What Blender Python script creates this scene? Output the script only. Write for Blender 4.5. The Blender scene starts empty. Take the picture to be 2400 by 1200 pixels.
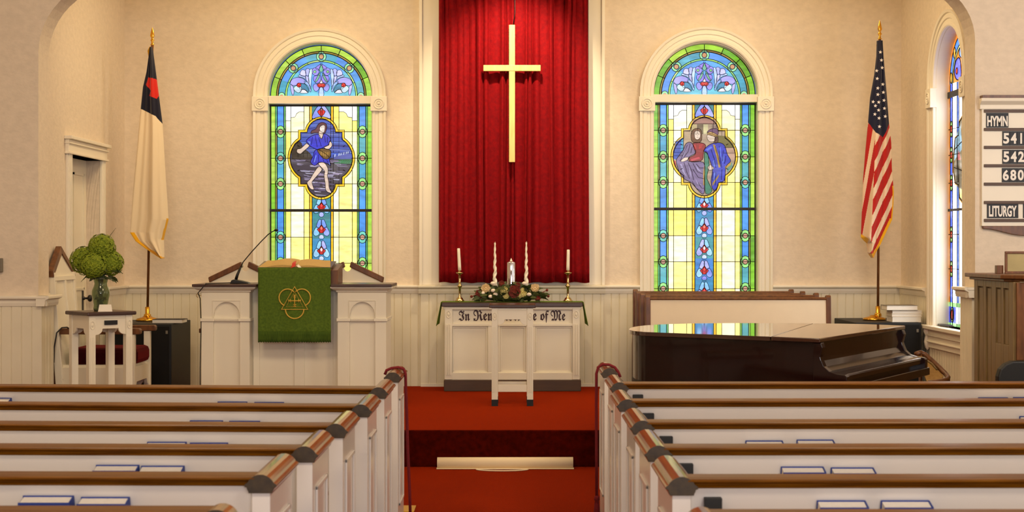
import bpy, bmesh, math, random
from mathutils import Vector, Matrix, noise
C = bpy.context.scene.collection
S = bpy.context.scene
# ------------------------------------------------------------------ camera, world, lights, exposure
F = 3700.0; VX = 1202.0; HY = 580.0; EYE = 1.70          # focal length in pixels of a 2400x1200 frame, optical axis, eye height
cam = bpy.data.cameras.new('camera'); co = bpy.data.objects.new('camera', cam); C.objects.link(co)
cam.sensor_width = 36; cam.lens = 36 * F / 2400; cam.shift_x = -(VX - 1200) / 2400; cam.shift_y = -(600 - HY) / 2400
co.location = (0, 0, EYE); co.rotation_euler = (math.pi / 2, 0, 0); cam.clip_end = 100
cam.dof.use_dof = True; cam.dof.focus_distance = 15.6; cam.dof.aperture_fstop = 7.0
S.camera = co
S.view_settings.view_transform = 'Standard'; S.view_settings.look = 'None'; S.view_settings.gamma = 1
S.view_settings.use_curve_mapping = False; S.view_settings.exposure = -0.12
S.cycles.use_denoising = True
S.cycles.max_bounces = 8; S.cycles.diffuse_bounces = 5; S.cycles.sample_clamp_indirect = 4
wd = bpy.data.worlds.new('world'); S.world = wd; wd.use_nodes = True
wd.node_tree.nodes['Background'].inputs[0].default_value = (0.9, 0.95, 1, 1); wd.node_tree.nodes['Background'].inputs[1].default_value = 0.3

def light(name, kind, loc, target, power, color, size=1.0, size_y=None, spot=None, blend=0.5):
    l = bpy.data.lights.new(name, kind); l.energy = power; l.color = color
    if kind == 'AREA':
        l.size = size
        if size_y: l.shape = 'RECTANGLE'; l.size_y = size_y
    else:
        l.shadow_soft_size = size
    if kind == 'SPOT': l.spot_size = math.radians(spot); l.spot_blend = blend
    o = bpy.data.objects.new(name, l); C.objects.link(o); o.location = loc
    o.rotation_euler = (Vector(target) - Vector(loc)).to_track_quat('-Z', 'Y').to_euler()
    return o
WARM = (1.0, 0.75, 0.41); NEUT = (1.0, 0.77, 0.50); SOFT = (1.0, 0.88, 0.77); COOL = (0.97, 0.97, 1.0)
# chancel: warm ceiling lamps behind the arch
light('chancel_lamp', 'AREA', (-2.3, 14.2, 4.6), (-2.6, 15.2, 0), 45, WARM, 0.9)
light('chancel_lamp', 'AREA', (2.3, 14.2, 4.6), (2.6, 15.2, 0), 46, WARM, 0.9)
light('chancel_lamp', 'AREA', (-1.35, 14.7, 4.62), (-1.45, 16, 2.2), 12, WARM, 0.45)
light('chancel_lamp', 'AREA', (1.35, 14.7, 4.62), (1.45, 16, 2.2), 12, WARM, 0.45)
light('cross_spot', 'SPOT', (0.05, 14.75, 4.55), (0, 15.9, 3.35), 300, (1, 0.80, 0.52), 0.05, spot=72, blend=0.8)
light('arch_lamp', 'AREA', (0, 12.6, 4.9), (0, 13.4, 0), 32, WARM, 2.4, 0.5)
# nave: ceiling lamps and daylight from behind the camera
light('nave_lamp', 'AREA', (-2.4, 7.6, 5.0), (-2.0, 9.6, 0), 100, NEUT, 1.2)
light('nave_lamp', 'AREA', (2.4, 7.6, 5.0), (2.6, 9.6, 0), 122, NEUT, 1.2)
light('nave_lamp', 'AREA', (-2.4, 1.5, 5.0), (-2.0, 3.5, 0), 100, NEUT, 1.2)
light('nave_lamp', 'AREA', (2.4, 1.5, 5.0), (2.0, 3.5, 0), 105, SOFT, 1.2)
light('rear_daylight', 'AREA', (0.8, -3.3, 2.6), (0.8, 6, 1.2), 330, COOL, 5.0, 2.2)
light('side_daylight', 'AREA', (5.4, 9.0, 2.8), (4.2, 12.9, 2.2), 75, COOL, 1.0, 2.0)

# ------------------------------------------------------------------ materials
def lin(c): return c / 12.92 if c <= 0.04045 else ((c + 0.055) / 1.055) ** 2.4
def rgb(*c):
    if len(c) == 1: c = c[0]
    return tuple(lin(x / 255.0) for x in c)
def mat(name, c, rough=0.5, metal=0.0, spec=0.5, coat=0.0, sheen=0.0, sheen_c=None, var=0.0, vscale=8.0, bump=0.0, bscale=60.0, stretch=(1, 1, 1), c2=None, trans=0.0, ior=1.45, emis=0.0):
    m = bpy.data.materials.new(name); m.use_nodes = True
    nt = m.node_tree; b = nt.nodes['Principled BSDF']
    base = rgb(c) + (1,)
    b.inputs['Base Color'].default_value = base; b.inputs['Roughness'].default_value = rough
    b.inputs['Metallic'].default_value = metal; b.inputs['Specular IOR Level'].default_value = spec
    b.inputs['Coat Weight'].default_value = coat; b.inputs['Coat Roughness'].default_value = 0.06
    b.inputs['Transmission Weight'].default_value = trans; b.inputs['IOR'].default_value = ior
    if sheen:
        b.inputs['Sheen Weight'].default_value = sheen; b.inputs['Sheen Roughness'].default_value = 0.4
        b.inputs['Sheen Tint'].default_value = rgb(sheen_c or c) + (1,)
    if emis:
        b.inputs['Emission Color'].default_value = base; b.inputs['Emission Strength'].default_value = emis
    if var or c2 or bump:
        tc = nt.nodes.new('ShaderNodeTexCoord'); mp = nt.nodes.new('ShaderNodeMapping'); mp.inputs['Scale'].default_value = stretch
        nt.links.new(tc.outputs['Object'], mp.inputs['Vector'])
    if var or c2:
        n = nt.nodes.new('ShaderNodeTexNoise'); n.inputs['Scale'].default_value = vscale; n.inputs['Detail'].default_value = 5
        nt.links.new(mp.outputs[0], n.inputs['Vector'])
        r = nt.nodes.new('ShaderNodeValToRGB'); r.color_ramp.elements[0].position = 0.32; r.color_ramp.elements[1].position = 0.68
        lo = rgb(c2) if c2 else tuple(x * (1 - var) for x in base[:3])
        r.color_ramp.elements[0].color = tuple(lo) + (1,); r.color_ramp.elements[1].color = base
        nt.links.new(n.outputs['Fac'], r.inputs[0]); nt.links.new(r.outputs[0], b.inputs['Base Color'])
    if bump:
        n2 = nt.nodes.new('ShaderNodeTexNoise'); n2.inputs['Scale'].default_value = bscale; n2.inputs['Detail'].default_value = 4
        nt.links.new(mp.outputs[0], n2.inputs['Vector'])
        bp = nt.nodes.new('ShaderNodeBump'); bp.inputs['Strength'].default_value = bump; bp.inputs['Distance'].default_value = 0.01
        nt.links.new(n2.outputs['Fac'], bp.inputs['Height']); nt.links.new(bp.outputs[0], b.inputs['Normal'])
    return m
def attr_mat(name, rough=0.9, sheen=0.3):
    m = bpy.data.materials.new(name); m.use_nodes = True; nt = m.node_tree; b = nt.nodes['Principled BSDF']
    a = nt.nodes.new('ShaderNodeAttribute'); a.attribute_name = 'Col'
    nt.links.new(a.outputs['Color'], b.inputs['Base Color']); b.inputs['Roughness'].default_value = rough; b.inputs['Sheen Weight'].default_value = sheen
    b.inputs['Specular IOR Level'].default_value = 0.2
    return m
def glass_mat(name, strength, whiten=0.05):
    m = bpy.data.materials.new(name); m.use_nodes = True; nt = m.node_tree; b = nt.nodes['Principled BSDF']
    a = nt.nodes.new('ShaderNodeAttribute'); a.attribute_name = 'Col'
    tc = nt.nodes.new('ShaderNodeTexCoord'); mp = nt.nodes.new('ShaderNodeMapping'); mp.inputs['Scale'].default_value = (5, 5, 17)
    nt.links.new(tc.outputs['Object'], mp.inputs['Vector'])
    n = nt.nodes.new('ShaderNodeTexNoise'); n.inputs['Scale'].default_value = 1.3; n.inputs['Detail'].default_value = 3
    nt.links.new(mp.outputs[0], n.inputs['Vector'])
    r = nt.nodes.new('ShaderNodeMapRange'); r.inputs[1].default_value = 0.3; r.inputs[2].default_value = 0.72; r.inputs[3].default_value = 0.78; r.inputs[4].default_value = 1.3
    nt.links.new(n.outputs['Fac'], r.inputs[0])
    n2 = nt.nodes.new('ShaderNodeTexNoise'); n2.inputs['Scale'].default_value = 0.8; n2.inputs['Detail'].default_value = 2
    nt.links.new(mp.outputs[0], n2.inputs['Vector'])
    r2 = nt.nodes.new('ShaderNodeMapRange'); r2.inputs[1].default_value = 0.5; r2.inputs[2].default_value = 0.8; r2.inputs[3].default_value = 0.0; r2.inputs[4].default_value = whiten
    nt.links.new(n2.outputs['Fac'], r2.inputs[0])
    mx = nt.nodes.new('ShaderNodeMix'); mx.data_type = 'RGBA'; mx.inputs['B'].default_value = (1, 1, 0.95, 1)
    nt.links.new(r2.outputs[0], mx.inputs['Factor']); nt.links.new(a.outputs['Color'], mx.inputs['A'])
    mu = nt.nodes.new('ShaderNodeMath'); mu.operation = 'MULTIPLY'; mu.inputs[1].default_value = strength
    nt.links.new(r.outputs[0], mu.inputs[0])
    b.inputs['Base Color'].default_value = (0.03, 0.03, 0.03, 1); b.inputs['Roughness'].default_value = 0.25
    nt.links.new(mx.outputs['Result'], b.inputs['Emission Color']); nt.links.new(mu.outputs[0], b.inputs['Emission Strength'])
    return m
M = {}
M['paper'] = mat('patterned_wallpaper', (228, 212, 190), 0.8, var=0.085, vscale=16, bump=0.2, bscale=34, stretch=(1, 1, 1.5), spec=0.25)
M['white'] = mat('white_paint', (236, 227, 204), 0.32, var=0.04, vscale=3)
M['trim'] = mat('cream_trim_paint', (237, 228, 208), 0.38, var=0.03, vscale=3)
M['bead'] = mat('cream_beadboard_paint', (232, 222, 196), 0.42, var=0.06, vscale=4)
M['pew'] = mat('white_pew_paint', (226, 219, 212), 0.22, var=0.03, vscale=2)
M['ceil'] = mat('ceiling_plaster', (232, 226, 214), 0.9)
M['wood'] = mat('oak_stain', (120, 72, 4), 0.36, c2=(84, 45, 2), vscale=6, stretch=(0.6, 14, 14), spec=0.22)
M['woody'] = mat('oak_stain_lengthwise', (130, 82, 8), 0.2, c2=(80, 42, 3), vscale=6, stretch=(14, 0.6, 14), spec=0.5, coat=0.3)
M['endgrain'] = mat('dark_end_grain', (64, 48, 24), 0.5, c2=(46, 33, 16), vscale=40)
M['dark'] = mat('dark_stained_wood', (82, 58, 50), 0.3, c2=(60, 40, 34), vscale=6, stretch=(1, 12, 12))
M['brown'] = mat('brown_wood', (118, 72, 36), 0.35, c2=(84, 48, 22), vscale=7, stretch=(4, 4, 1))
M['olive'] = mat('olive_brown_oak', (128, 102, 56), 0.4, c2=(100, 76, 40), vscale=6, stretch=(14, 14, 1))
M['plinth'] = mat('plinth_stain', (84, 58, 36), 0.45, var=0.2, vscale=5, stretch=(1, 8, 8))
M['carpet'] = mat('red_carpet', (76, 11, 2), 0.95, spec=0.04, sheen=0.85, sheen_c=(240, 72, 14), c2=(52, 5, 1), vscale=26, bump=0.5, bscale=220)
M['velvet'] = mat('red_velvet', (134, 5, 12), 0.8, spec=0.15, sheen=0.25, sheen_c=(255, 60, 60), c2=(112, 3, 12), vscale=30, bump=0.2, bscale=140)
M['cushion'] = mat('burgundy_velvet', (50, 2, 6), 0.85, spec=0.1, sheen=0.25, sheen_c=(230, 60, 60), var=0.3, vscale=20)
M['cross'] = mat('pale_gold_wood', (236, 206, 132), 0.4, c2=(222, 186, 108), vscale=5, stretch=(8, 8, 1))
M['gold'] = mat('polished_gold', (226, 170, 62), 0.22, metal=1)
M['brass'] = mat('antique_brass', (206, 182, 130), 0.18, metal=1)
M['silver'] = mat('mirror_glass', (222, 222, 226), 0.08, metal=1)
M['black'] = mat('black_cabinet', (15, 14, 12), 0.55, var=0.2, vscale=30)
M['grille'] = mat('black_grille_cloth', (18, 17, 16), 0.95, bump=0.4, bscale=400)
M['blackm'] = mat('black_metal', (22, 20, 18), 0.4)
M['piano'] = mat('dark_mahogany_lacquer', (30, 7, 5), 0.2, c2=(22, 5, 4), vscale=5, stretch=(1, 1, 6), coat=0.25, spec=0.3)
M['lid'] = mat('polished_piano_lid', (58, 34, 26), 0.07, coat=1.0)
M['cream'] = mat('cream_panel', (234, 216, 184), 0.6, var=0.03)
M['green'] = mat('green_brocade', (88, 112, 20), 0.85, c2=(66, 92, 10), vscale=60, sheen=0.3, sheen_c=(170, 190, 60))
M['greenf'] = mat('green_fringe', (72, 96, 14), 0.95, c2=(46, 68, 6), vscale=60, stretch=(6, 6, 0.3))
M['goldthread'] = mat('gold_embroidery', (214, 172, 66), 0.6, bump=0.2, bscale=300)
M['candle'] = mat('white_wax', (244, 236, 214), 0.45)
M['hymnal'] = mat('blue_book_cloth', (36, 60, 140), 0.6)
M['page'] = mat('book_pages', (236, 228, 214), 0.8, var=0.06, vscale=60, stretch=(1, 1, 20))
M['goldpage'] = mat('gilt_page_edges', (196, 160, 84), 0.55, var=0.1, vscale=50)
M['red'] = mat('red_ribbon', (190, 30, 16), 0.6)
M['rope'] = mat('maroon_cord', (112, 12, 22), 0.8, bump=0.5, bscale=200)
M['leaf'] = mat('dark_green_leaf', (52, 66, 26), 0.55, c2=(78, 88, 42), vscale=25)
M['hyd'] = mat('lime_green_petal', (138, 152, 28), 0.7, c2=(106, 126, 18), vscale=30)
M['rustf'] = mat('rust_petal', (132, 44, 22), 0.7, c2=(92, 24, 14), vscale=40)
M['creamf'] = mat('cream_petal', (232, 208, 158), 0.7, c2=(214, 180, 120), vscale=40)
M['whitef'] = mat('white_bud', (244, 230, 212), 0.6)
M['yellowf'] = mat('pale_yellow_petal', (226, 214, 140), 0.7, c2=(200, 184, 104), vscale=40)
M['vase'] = mat('green_glass', (176, 190, 150), 0.04, trans=0.92, ior=1.45)
M['lead'] = mat('lead_came', (30, 20, 8), 0.6, spec=0.2)
M['leadbar'] = mat('iron_saddle_bar', (30, 24, 20), 0.5)
M['tile'] = mat('black_number_card', (20, 20, 24), 0.5)
M['ink'] = mat('white_lettering', (240, 234, 224), 0.6)
M['blackletter'] = mat('dark_brown_lettering', (58, 26, 26), 0.5)
M['cane'] = mat('tan_cane', (160, 122, 62), 0.7, c2=(140, 102, 48), vscale=40)
M['picture'] = mat('faded_print', (176, 158, 104), 0.5, var=0.25, vscale=4)
M['brassplate'] = mat('brass_floor_plate', (206, 160, 40), 0.35, metal=0.7)
M['roll'] = mat('white_runner_cloth', (242, 222, 184), 0.8, var=0.04)
M['flag'] = attr_mat('flag_cloth')
M['fringe'] = mat('gold_fringe', (222, 164, 22), 0.8, var=0.2, vscale=120)
M['star'] = mat('white_star_cloth', (232, 224, 214), 0.9)
M['gwin'] = glass_mat('stained_glass', 1.5)
M['gside'] = glass_mat('stained_glass_side', 7.5)
M['grey'] = mat('grey_plastic', (120, 112, 96), 0.5)
M['floor'] = M['carpet']

# ------------------------------------------------------------------ mesh helpers
def W(px, py, d): return ((px - VX) * d / F, d, EYE - (py - HY) * d / F)
def X(px, d): return (px - VX) * d / F
def Z(py, d): return EYE - (py - HY) * d / F
class MB:
    def __init__(s): s.v = []; s.f = []; s.m = []; s.sm = []; s.c = []
    def add(s, vs, fs, mi=0, sm=False, c=None):
        n = len(s.v); s.v += [tuple(p) for p in vs]
        for f in fs: s.f.append(tuple(i + n for i in f)); s.m.append(mi); s.sm.append(sm); s.c.append(c)
        return s
    def box(s, x0, x1, y0, y1, z0, z1, mi=0):
        return s.add([(x, y, z) for x in (x0, x1) for y in (y0, y1) for z in (z0, z1)],
                     [(0, 1, 3, 2), (4, 6, 7, 5), (0, 4, 5, 1), (2, 3, 7, 6), (0, 2, 6, 4), (1, 5, 7, 3)], mi)
    def prism(s, pts, axis, a, b, mi=0, sm=False):
        n = len(pts)
        if axis == 'y': mk = lambda p, t: (p[0], t, p[1])
        elif axis == 'x': mk = lambda p, t: (t, p[0], p[1])
        else: mk = lambda p, t: (p[0], p[1], t)
        s.add([mk(p, a) for p in pts] + [mk(p, b) for p in pts], [], mi)
        k = len(s.v) - 2 * n
        fs = [tuple(range(k, k + n)), tuple(range(k + 2 * n - 1, k + n - 1, -1))]
        for f in fs: s.f.append(f); s.m.append(mi); s.sm.append(False); s.c.append(None)
        for i in range(n):
            j = (i + 1) % n; s.f.append((k + i, k + j, k + n + j, k + n + i)); s.m.append(mi); s.sm.append(sm); s.c.append(None)
        return s
    def lathe(s, prof, c=(0, 0, 0), seg=24, mi=0, sm=True, sx=1, sy=1):
        n = len(prof); vs = []; fs = []
        for r, z in prof:
            for k in range(seg):
                a = 2 * math.pi * k / seg; vs.append((c[0] + r * math.cos(a) * sx, c[1] + r * math.sin(a) * sy, c[2] + z))
        for i in range(n - 1):
            for k in range(seg):
                j = (k + 1) % seg; fs.append((i * seg + k, i * seg + j, (i + 1) * seg + j, (i + 1) * seg + k))
        s.add(vs, fs, mi, sm)
        s.add([vs[k] for k in range(seg)], [tuple(range(seg - 1, -1, -1))], mi); s.add([vs[(n - 1) * seg + k] for k in range(seg)], [tuple(range(seg))], mi)
        return s
    def tube(s, pts, r, seg=8, mi=0, closed=False):
        pts = [Vector(p) for p in pts]; n = len(pts); vs = []; fs = []
        up = Vector((0, 0, 1)); prev = None
        for i, p in enumerate(pts):
            if closed: t = pts[(i + 1) % n] - pts[i - 1]
            else: t = pts[min(i + 1, n - 1)] - pts[max(i - 1, 0)]
            t.normalize()
            if prev is None:
                a = t.cross(up)
                if a.length < 0.1: a = t.cross(Vector((1, 0, 0)))
            else: a = prev - t * prev.dot(t)
            a.normalize(); prev = a; b = t.cross(a)
            rr = r[i] if isinstance(r, (list, tuple)) else r
            for k in range(seg):
                w = 2 * math.pi * k / seg; vs.append(p + (a * math.cos(w) + b * math.sin(w)) * rr)
        for i in range(n if closed else n - 1):
            i2 = (i + 1) % n
            for k in range(seg):
                j = (k + 1) % seg; fs.append((i * seg + k, i * seg + j, i2 * seg + j, i2 * seg + k))
        if not closed: fs += [tuple(range(seg - 1, -1, -1)), tuple((n - 1) * seg + k for k in range(seg))]
        return s.add(vs, fs, mi, True)
    def ell(s, c, r, seg=16, rings=10, mi=0, rot=None, wob=0, seed=0):
        vs = []; fs = []
        if not isinstance(r, (tuple, list)): r = (r, r, r)
        for i in range(1, rings):
            th = math.pi * i / rings
            for k in range(seg):
                ph = 2 * math.pi * k / seg
                vs.append(Vector((math.sin(th) * math.cos(ph), math.sin(th) * math.sin(ph), math.cos(th))))
        vs += [Vector((0, 0, 1)), Vector((0, 0, -1))]
        out = []
        for v in vs:
            k = 1 + (wob * noise.noise(v * 2.5 + Vector((seed, seed * 2, 0))) if wob else 0)
            p = Vector((v.x * r[0] * k, v.y * r[1] * k, v.z * r[2] * k))
            if rot is not None: p = rot @ p
            out.append(p + Vector(c))
        for i in range(rings - 2):
            for k in range(seg):
                j = (k + 1) % seg; fs.append((i * seg + k, (i + 1) * seg + k, (i + 1) * seg + j, i * seg + j))
        t = len(out) - 2; l = (rings - 2) * seg
        for k in range(seg):
            j = (k + 1) % seg; fs.append((t, k, j)); fs.append((t + 1, l + j, l + k))
        return s.add(out, fs, mi, True)
    def grid(s, P, mi=0, sm=True, colf=None):
        nu = len(P); nv = len(P[0]); k = len(s.v); s.v += [tuple(p) for r in P for p in r]
        for i in range(nu - 1):
            for j in range(nv - 1):
                s.f.append((k + i * nv + j, k + i * nv + j + 1, k + (i + 1) * nv + j + 1, k + (i + 1) * nv + j)); s.m.append(mi); s.sm.append(sm); s.c.append(colf(i, j) if colf else None)
        return s
    def sweep(s, path, prof, mi=0, closed=False, sm=False):
        """path: list of (point, axis_a, axis_b); prof: closed loop of (a, b)."""
        n = len(prof); vs = []; fs = []
        for p, a, b in path:
            for u, w in prof: vs.append(Vector(p) + Vector(a) * u + Vector(b) * w)
        for i in range(len(path) - 1):
            for k in range(n):
                j = (k + 1) % n; fs.append((i * n + k, i * n + j, (i + 1) * n + j, (i + 1) * n + k))
        fs += [tuple(range(n - 1, -1, -1)), tuple((len(path) - 1) * n + k for k in range(n))]
        return s.add(vs, fs, mi, sm)
    def center(s):
        xs, ys, zs = zip(*s.v)
        return ((min(xs) + max(xs)) / 2, (min(ys) + max(ys)) / 2, min(zs))
    def build(s, name, mats, parent=None, local=False, bevel=0.0, at=None, recalc=True, solid=0.0, sub=0):
        if at is None:
            if parent is not None and not local:
                o = parent; at = Vector((0, 0, 0))
                while o is not None: at = at + o.location; o = o.parent
            elif parent is None and not local: at = s.center()
            else: at = (0, 0, 0)
        me = bpy.data.meshes.new(name)
        me.from_pydata([(p[0] - at[0], p[1] - at[1], p[2] - at[2]) for p in s.v], [], s.f)
        mats = mats if isinstance(mats, (list, tuple)) else [mats]
        for m in mats: me.materials.append(m)
        me.polygons.foreach_set('material_index', s.m); me.polygons.foreach_set('use_smooth', s.sm)
        if any(c is not None for c in s.c):
            ca = me.color_attributes.new('Col', 'FLOAT_COLOR', 'CORNER'); buf = []
            for f, c in zip(s.f, s.c): buf += list((c or (1, 1, 1)) + (1,)) * len(f)
            ca.data.foreach_set('color', buf)
        me.update()
        if recalc:
            bm = bmesh.new(); bm.from_mesh(me); bmesh.ops.recalc_face_normals(bm, faces=bm.faces); bm.to_mesh(me); bm.free()
        o = bpy.data.objects.new(name, me); C.objects.link(o)
        if parent is not None: o.parent = parent
        elif not local: o.location = at
        if bevel:
            b = o.modifiers.new('bevel', 'BEVEL'); b.width = bevel; b.segments = 2; b.limit_method = 'ANGLE'; b.angle_limit = 0.7
        if solid:
            b = o.modifiers.new('thickness', 'SOLIDIFY'); b.thickness = solid; b.offset = 0
        if sub:
            b = o.modifiers.new('smooth', 'SUBSURF'); b.levels = sub; b.render_levels = sub
        return o
def tag(o, label=None, cat=None, group=None, kind=None):
    if label: o['label'] = label
    if cat: o['category'] = cat
    if group: o['group'] = group
    if kind: o['kind'] = kind
    return o
def thing(name, label, cat, loc, rz=0.0, group=None, kind=None):
    o = bpy.data.objects.new(name, None); C.objects.link(o); o.location = loc; o.rotation_euler = (0, 0, rz); o.empty_display_size = 0.1
    return tag(o, label, cat, group, kind)
def struct(name, mb, m, label=None, bevel=0.0, cat='wall'):
    return tag(mb.build(name, m, bevel=bevel), label, cat, kind='structure')
def copy_tree(o, parent=None):
    c = o.copy(); C.objects.link(c)
    if parent is not None: c.parent = parent
    for ch in list(o.children): copy_tree(ch, c)
    return c
def arc(cx, cz, r, a0, a1, n): return [(cx + r * math.cos(math.radians(a0 + (a1 - a0) * i / n)), cz + r * math.sin(math.radians(a0 + (a1 - a0) * i / n))) for i in range(n + 1)]
def text_mesh(body, x0, x1, z0, z1, y, bold=0.0, depth=0.002):
    """Lettering fitted into a rectangle facing the nave; returns verts, faces."""
    cu = bpy.data.curves.new('lettering', 'FONT'); cu.body = body; cu.offset = bold; cu.resolution_u = 4
    o = bpy.data.objects.new('lettering', cu); C.objects.link(o); bpy.context.view_layer.update()
    me = bpy.data.meshes.new_from_object(o.evaluated_get(bpy.context.evaluated_depsgraph_get()))
    vs = [tuple(v.co) for v in me.vertices]; fs = [tuple(p.vertices) for p in me.polygons]
    bpy.data.objects.remove(o); bpy.data.meshes.remove(me); bpy.data.curves.remove(cu)
    xa = min(v[0] for v in vs); xb = max(v[0] for v in vs); ya = min(v[1] for v in vs); yb = max(v[1] for v in vs)
    out = [(x0 + (v[0] - xa) / (xb - xa) * (x1 - x0), y - depth, z0 + (v[1] - ya) / (yb - ya) * (z1 - z0)) for v in vs]
    return out, fs
def inset_frame(mb, x0, x1, z0, z1, w, y0, y1, mi=0):
    mb.box(x0, x1, y0, y1, z0, z0 + w, mi); mb.box(x0, x1, y0, y1, z1 - w, z1, mi)
    mb.box(x0, x0 + w, y0, y1, z0 + w, z1 - w, mi); mb.box(x1 - w, x1, y0, y1, z0 + w, z1 - w, mi)
# ------------------------------------------------------------------ setting: walls, platform, floor, trim
BW = 16.1; PH = 0.287; AF = 12.91; AB = 13.2; XS = 3.96; PE = 12.22; CH = 4.75; NH = 5.2
RAIL = 1.317
def wall_hole(mb, T, u0, u1, z0, z1, c, hw, zb, zs, th, arch=True):
    """wall slab facing the room with an opening; T(u, out, z) -> world"""
    def slab(pts):
        n = len(pts); vs = [T(p[0], 0, p[1]) for p in pts] + [T(p[0], -th, p[1]) for p in pts]
        fs = [tuple(range(n)), tuple(range(2 * n - 1, n - 1, -1))] + [(i, (i + 1) % n, n + (i + 1) % n, n + i) for i in range(n)]
        mb.add(vs, fs)
    slab([(u0, z0), (c - hw, z0), (c - hw, z1), (u0, z1)]); slab([(c + hw, z0), (u1, z0), (u1, z1), (c + hw, z1)])
    if zb > z0: slab([(c - hw, z0), (c + hw, z0), (c + hw, zb), (c - hw, zb)])
    top = arc(c, zs, hw, 180, 0, 28) if arch else [(c - hw, zs), (c + hw, zs)]
    slab(top + [(c + hw, z1), (c - hw, z1)])
TB = lambda u, o, z: (u, BW - o, z)
TL = lambda u, o, z: (-XS + o, u, z)
TR = lambda u, o, z: (XS - o, u, z)
WC = 1.968; WHW = 0.533; WZB = 0.975; WZS = 3.254
mb = MB(); wall_hole(mb, TB, -XS - 0.2, 0, 0, CH, -WC, WHW, WZB, WZS, 0.3); wall_hole(mb, TB, 0, XS + 0.2, 0, CH, WC, WHW, WZB, WZS, 0.3)
struct('wall_back', mb, M['paper'], 'patterned cream wallpaper on the wall behind the altar')
mb = MB(); wall_hole(mb, TL, AB - 0.05, BW + 0.3, 0, CH, 14.615, 0.515, 0, 2.53, 0.25, arch=False)
struct('wall_left', mb, M['paper'], 'wallpapered side wall of the chancel with a white door')
RC = 14.29; RHW = 0.48; RZB = 0.97; RZS = 3.22
mb = MB(); wall_hole(mb, TR, AB - 0.05, BW + 0.3, 0, CH, RC, RHW, RZB, RZS, 0.25)
struct('wall_right', mb, M['paper'], 'wallpapered side wall of the chancel with a tall arched window')
pts = [(-5.6, 0), (-3.88, 0)] + arc(-3.28, 3.29, 0.6, 180, 90, 12) + arc(3.28, 3.39, 0.5, 90, 0, 12) + [(3.78, 0), (5.6, 0), (5.6, NH), (-5.6, NH)]
struct('wall_front', MB().prism(pts, 'y', AF, AB), M['paper'], 'wallpapered wall with the wide rounded opening to the chancel')
struct('wall_nave_left', MB().box(-5.8, -5.6, -4, AF, 0, NH), M['paper'], 'plain side wall of the nave')
struct('wall_nave_right', MB().box(5.6, 5.8, -4, AF, 0, NH), M['paper'], 'plain side wall of the nave')
struct('wall_nave_back', MB().box(-5.8, 5.8, -4.2, -4, 0, NH), M['paper'], 'plain rear wall of the nave')
struct('ceiling', MB().box(-5.8, 5.8, -4.2, AB, NH, NH + 0.2), M['ceil'], 'plain white plaster ceiling', cat='ceiling')
struct('ceiling_chancel', MB().box(-XS - 0.3, XS + 0.3, AB - 0.02, BW + 0.3, CH, CH + 0.2), M['ceil'], 'plain chancel ceiling', cat='ceiling')
struct('floor', MB().box(-5.8, 5.8, -4.2, BW + 0.4, -0.2, 0), M['carpet'], 'red carpeted floor of the centre aisle', cat='floor')
struct('floor_platform', MB().box(-5.6, 5.6, PE, BW + 0.3, 0, PH), M['carpet'], 'red carpeted raised platform with a dark front step', bevel=0.012, cat='floor')

def bead(mb, p0, p1, nrm, z0, z1, th=0.02, pitch=0.083):
    """grooved boards along p0-p1 (plan), facing nrm"""
    p0 = Vector(p0); p1 = Vector(p1); d = p1 - p0; L = d.length; d.normalize(); n = Vector(nrm)
    pts = []; s = 0.0
    f = lambda t, o: tuple(p0 + d * t + n * o)
    pts.append(f(0, 0)); pts.append(f(0, th)); s = pitch
    while s < L - 0.02:
        pts += [f(s - 0.006, th), f(s - 0.001, th - 0.007), f(s + 0.001, th - 0.007), f(s + 0.006, th)]; s += pitch
    pts += [f(L, th), f(L, 0)]
    mb.prism(pts, 'z', z0, z1)
def rail(mb, p0, p1, nrm, z, base=0.02):
    n = Vector((nrm[0], nrm[1], 0)); up = Vector((0, 0, 1))
    prof = [(0, 0), (0, -0.085), (base + 0.008, -0.085), (base + 0.014, -0.06), (base + 0.014, -0.038), (base + 0.03, -0.03), (base + 0.045, -0.022), (base + 0.045, -0.006), (base + 0.038, 0)]
    mb.sweep([((p0[0], p0[1], z), n, up), ((p1[0], p1[1], z), n, up)], prof)
cas = WHW + 0.142
xl = X(986, 16.03); xr = X(1414, 16.03)
mb = MB()
for a, b in ((-XS, -WC - cas), (-WC + cas, xl), (xr, WC - cas), (WC + cas, XS)): bead(mb, (a, BW), (b, BW), (0, -1), PH, RAIL - 0.06)
for s in (-1, 1): bead(mb, (s * WC - cas, BW), (s * WC + cas, BW), (0, -1), PH, WZB - 0.06)
struct('trim_1', mb, M['bead'], 'cream beadboard wainscot along the back wall', cat='trim')
mb = MB()
for a, b in ((-XS, -WC - cas), (-WC + cas, xl), (xr, WC - cas), (WC + cas, XS)): rail(mb, (a, BW), (b, BW), (0, -1), RAIL)
struct('trim_2', mb, M['trim'], 'cream chair rail along the back wall', cat='trim')
mb = MB(); mb.box(xl, xr, BW - 0.05, BW, PH, RAIL - 0.06); bead(mb, (xl, BW - 0.05), (xr, BW - 0.05), (0, -1), PH, RAIL - 0.06)
rail(mb, (xl - 0.02, BW), (xr + 0.02, BW), (0, -1), RAIL, 0.08)
struct('trim_3', mb, M['bead'], 'projecting wainscot behind the communion table', cat='trim')
mb = MB()
for a, b in ((985, 1029), (1379, 1415)):
    x0, x1 = X(a, 16.02), X(b, 16.02)
    mb.box(x0, x1, BW - 0.06, BW, RAIL, CH); mb.box(x0 - 0.012, x0 + 0.02, BW - 0.085, BW - 0.05, RAIL, CH) if a < 1200 else mb.box(x1 - 0.02, x1 + 0.012, BW - 0.085, BW - 0.05, RAIL, CH)
mb.box(X(1029, 16.02), X(1379, 16.02), BW - 0.06, BW, RAIL, RAIL + 0.03)
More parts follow.
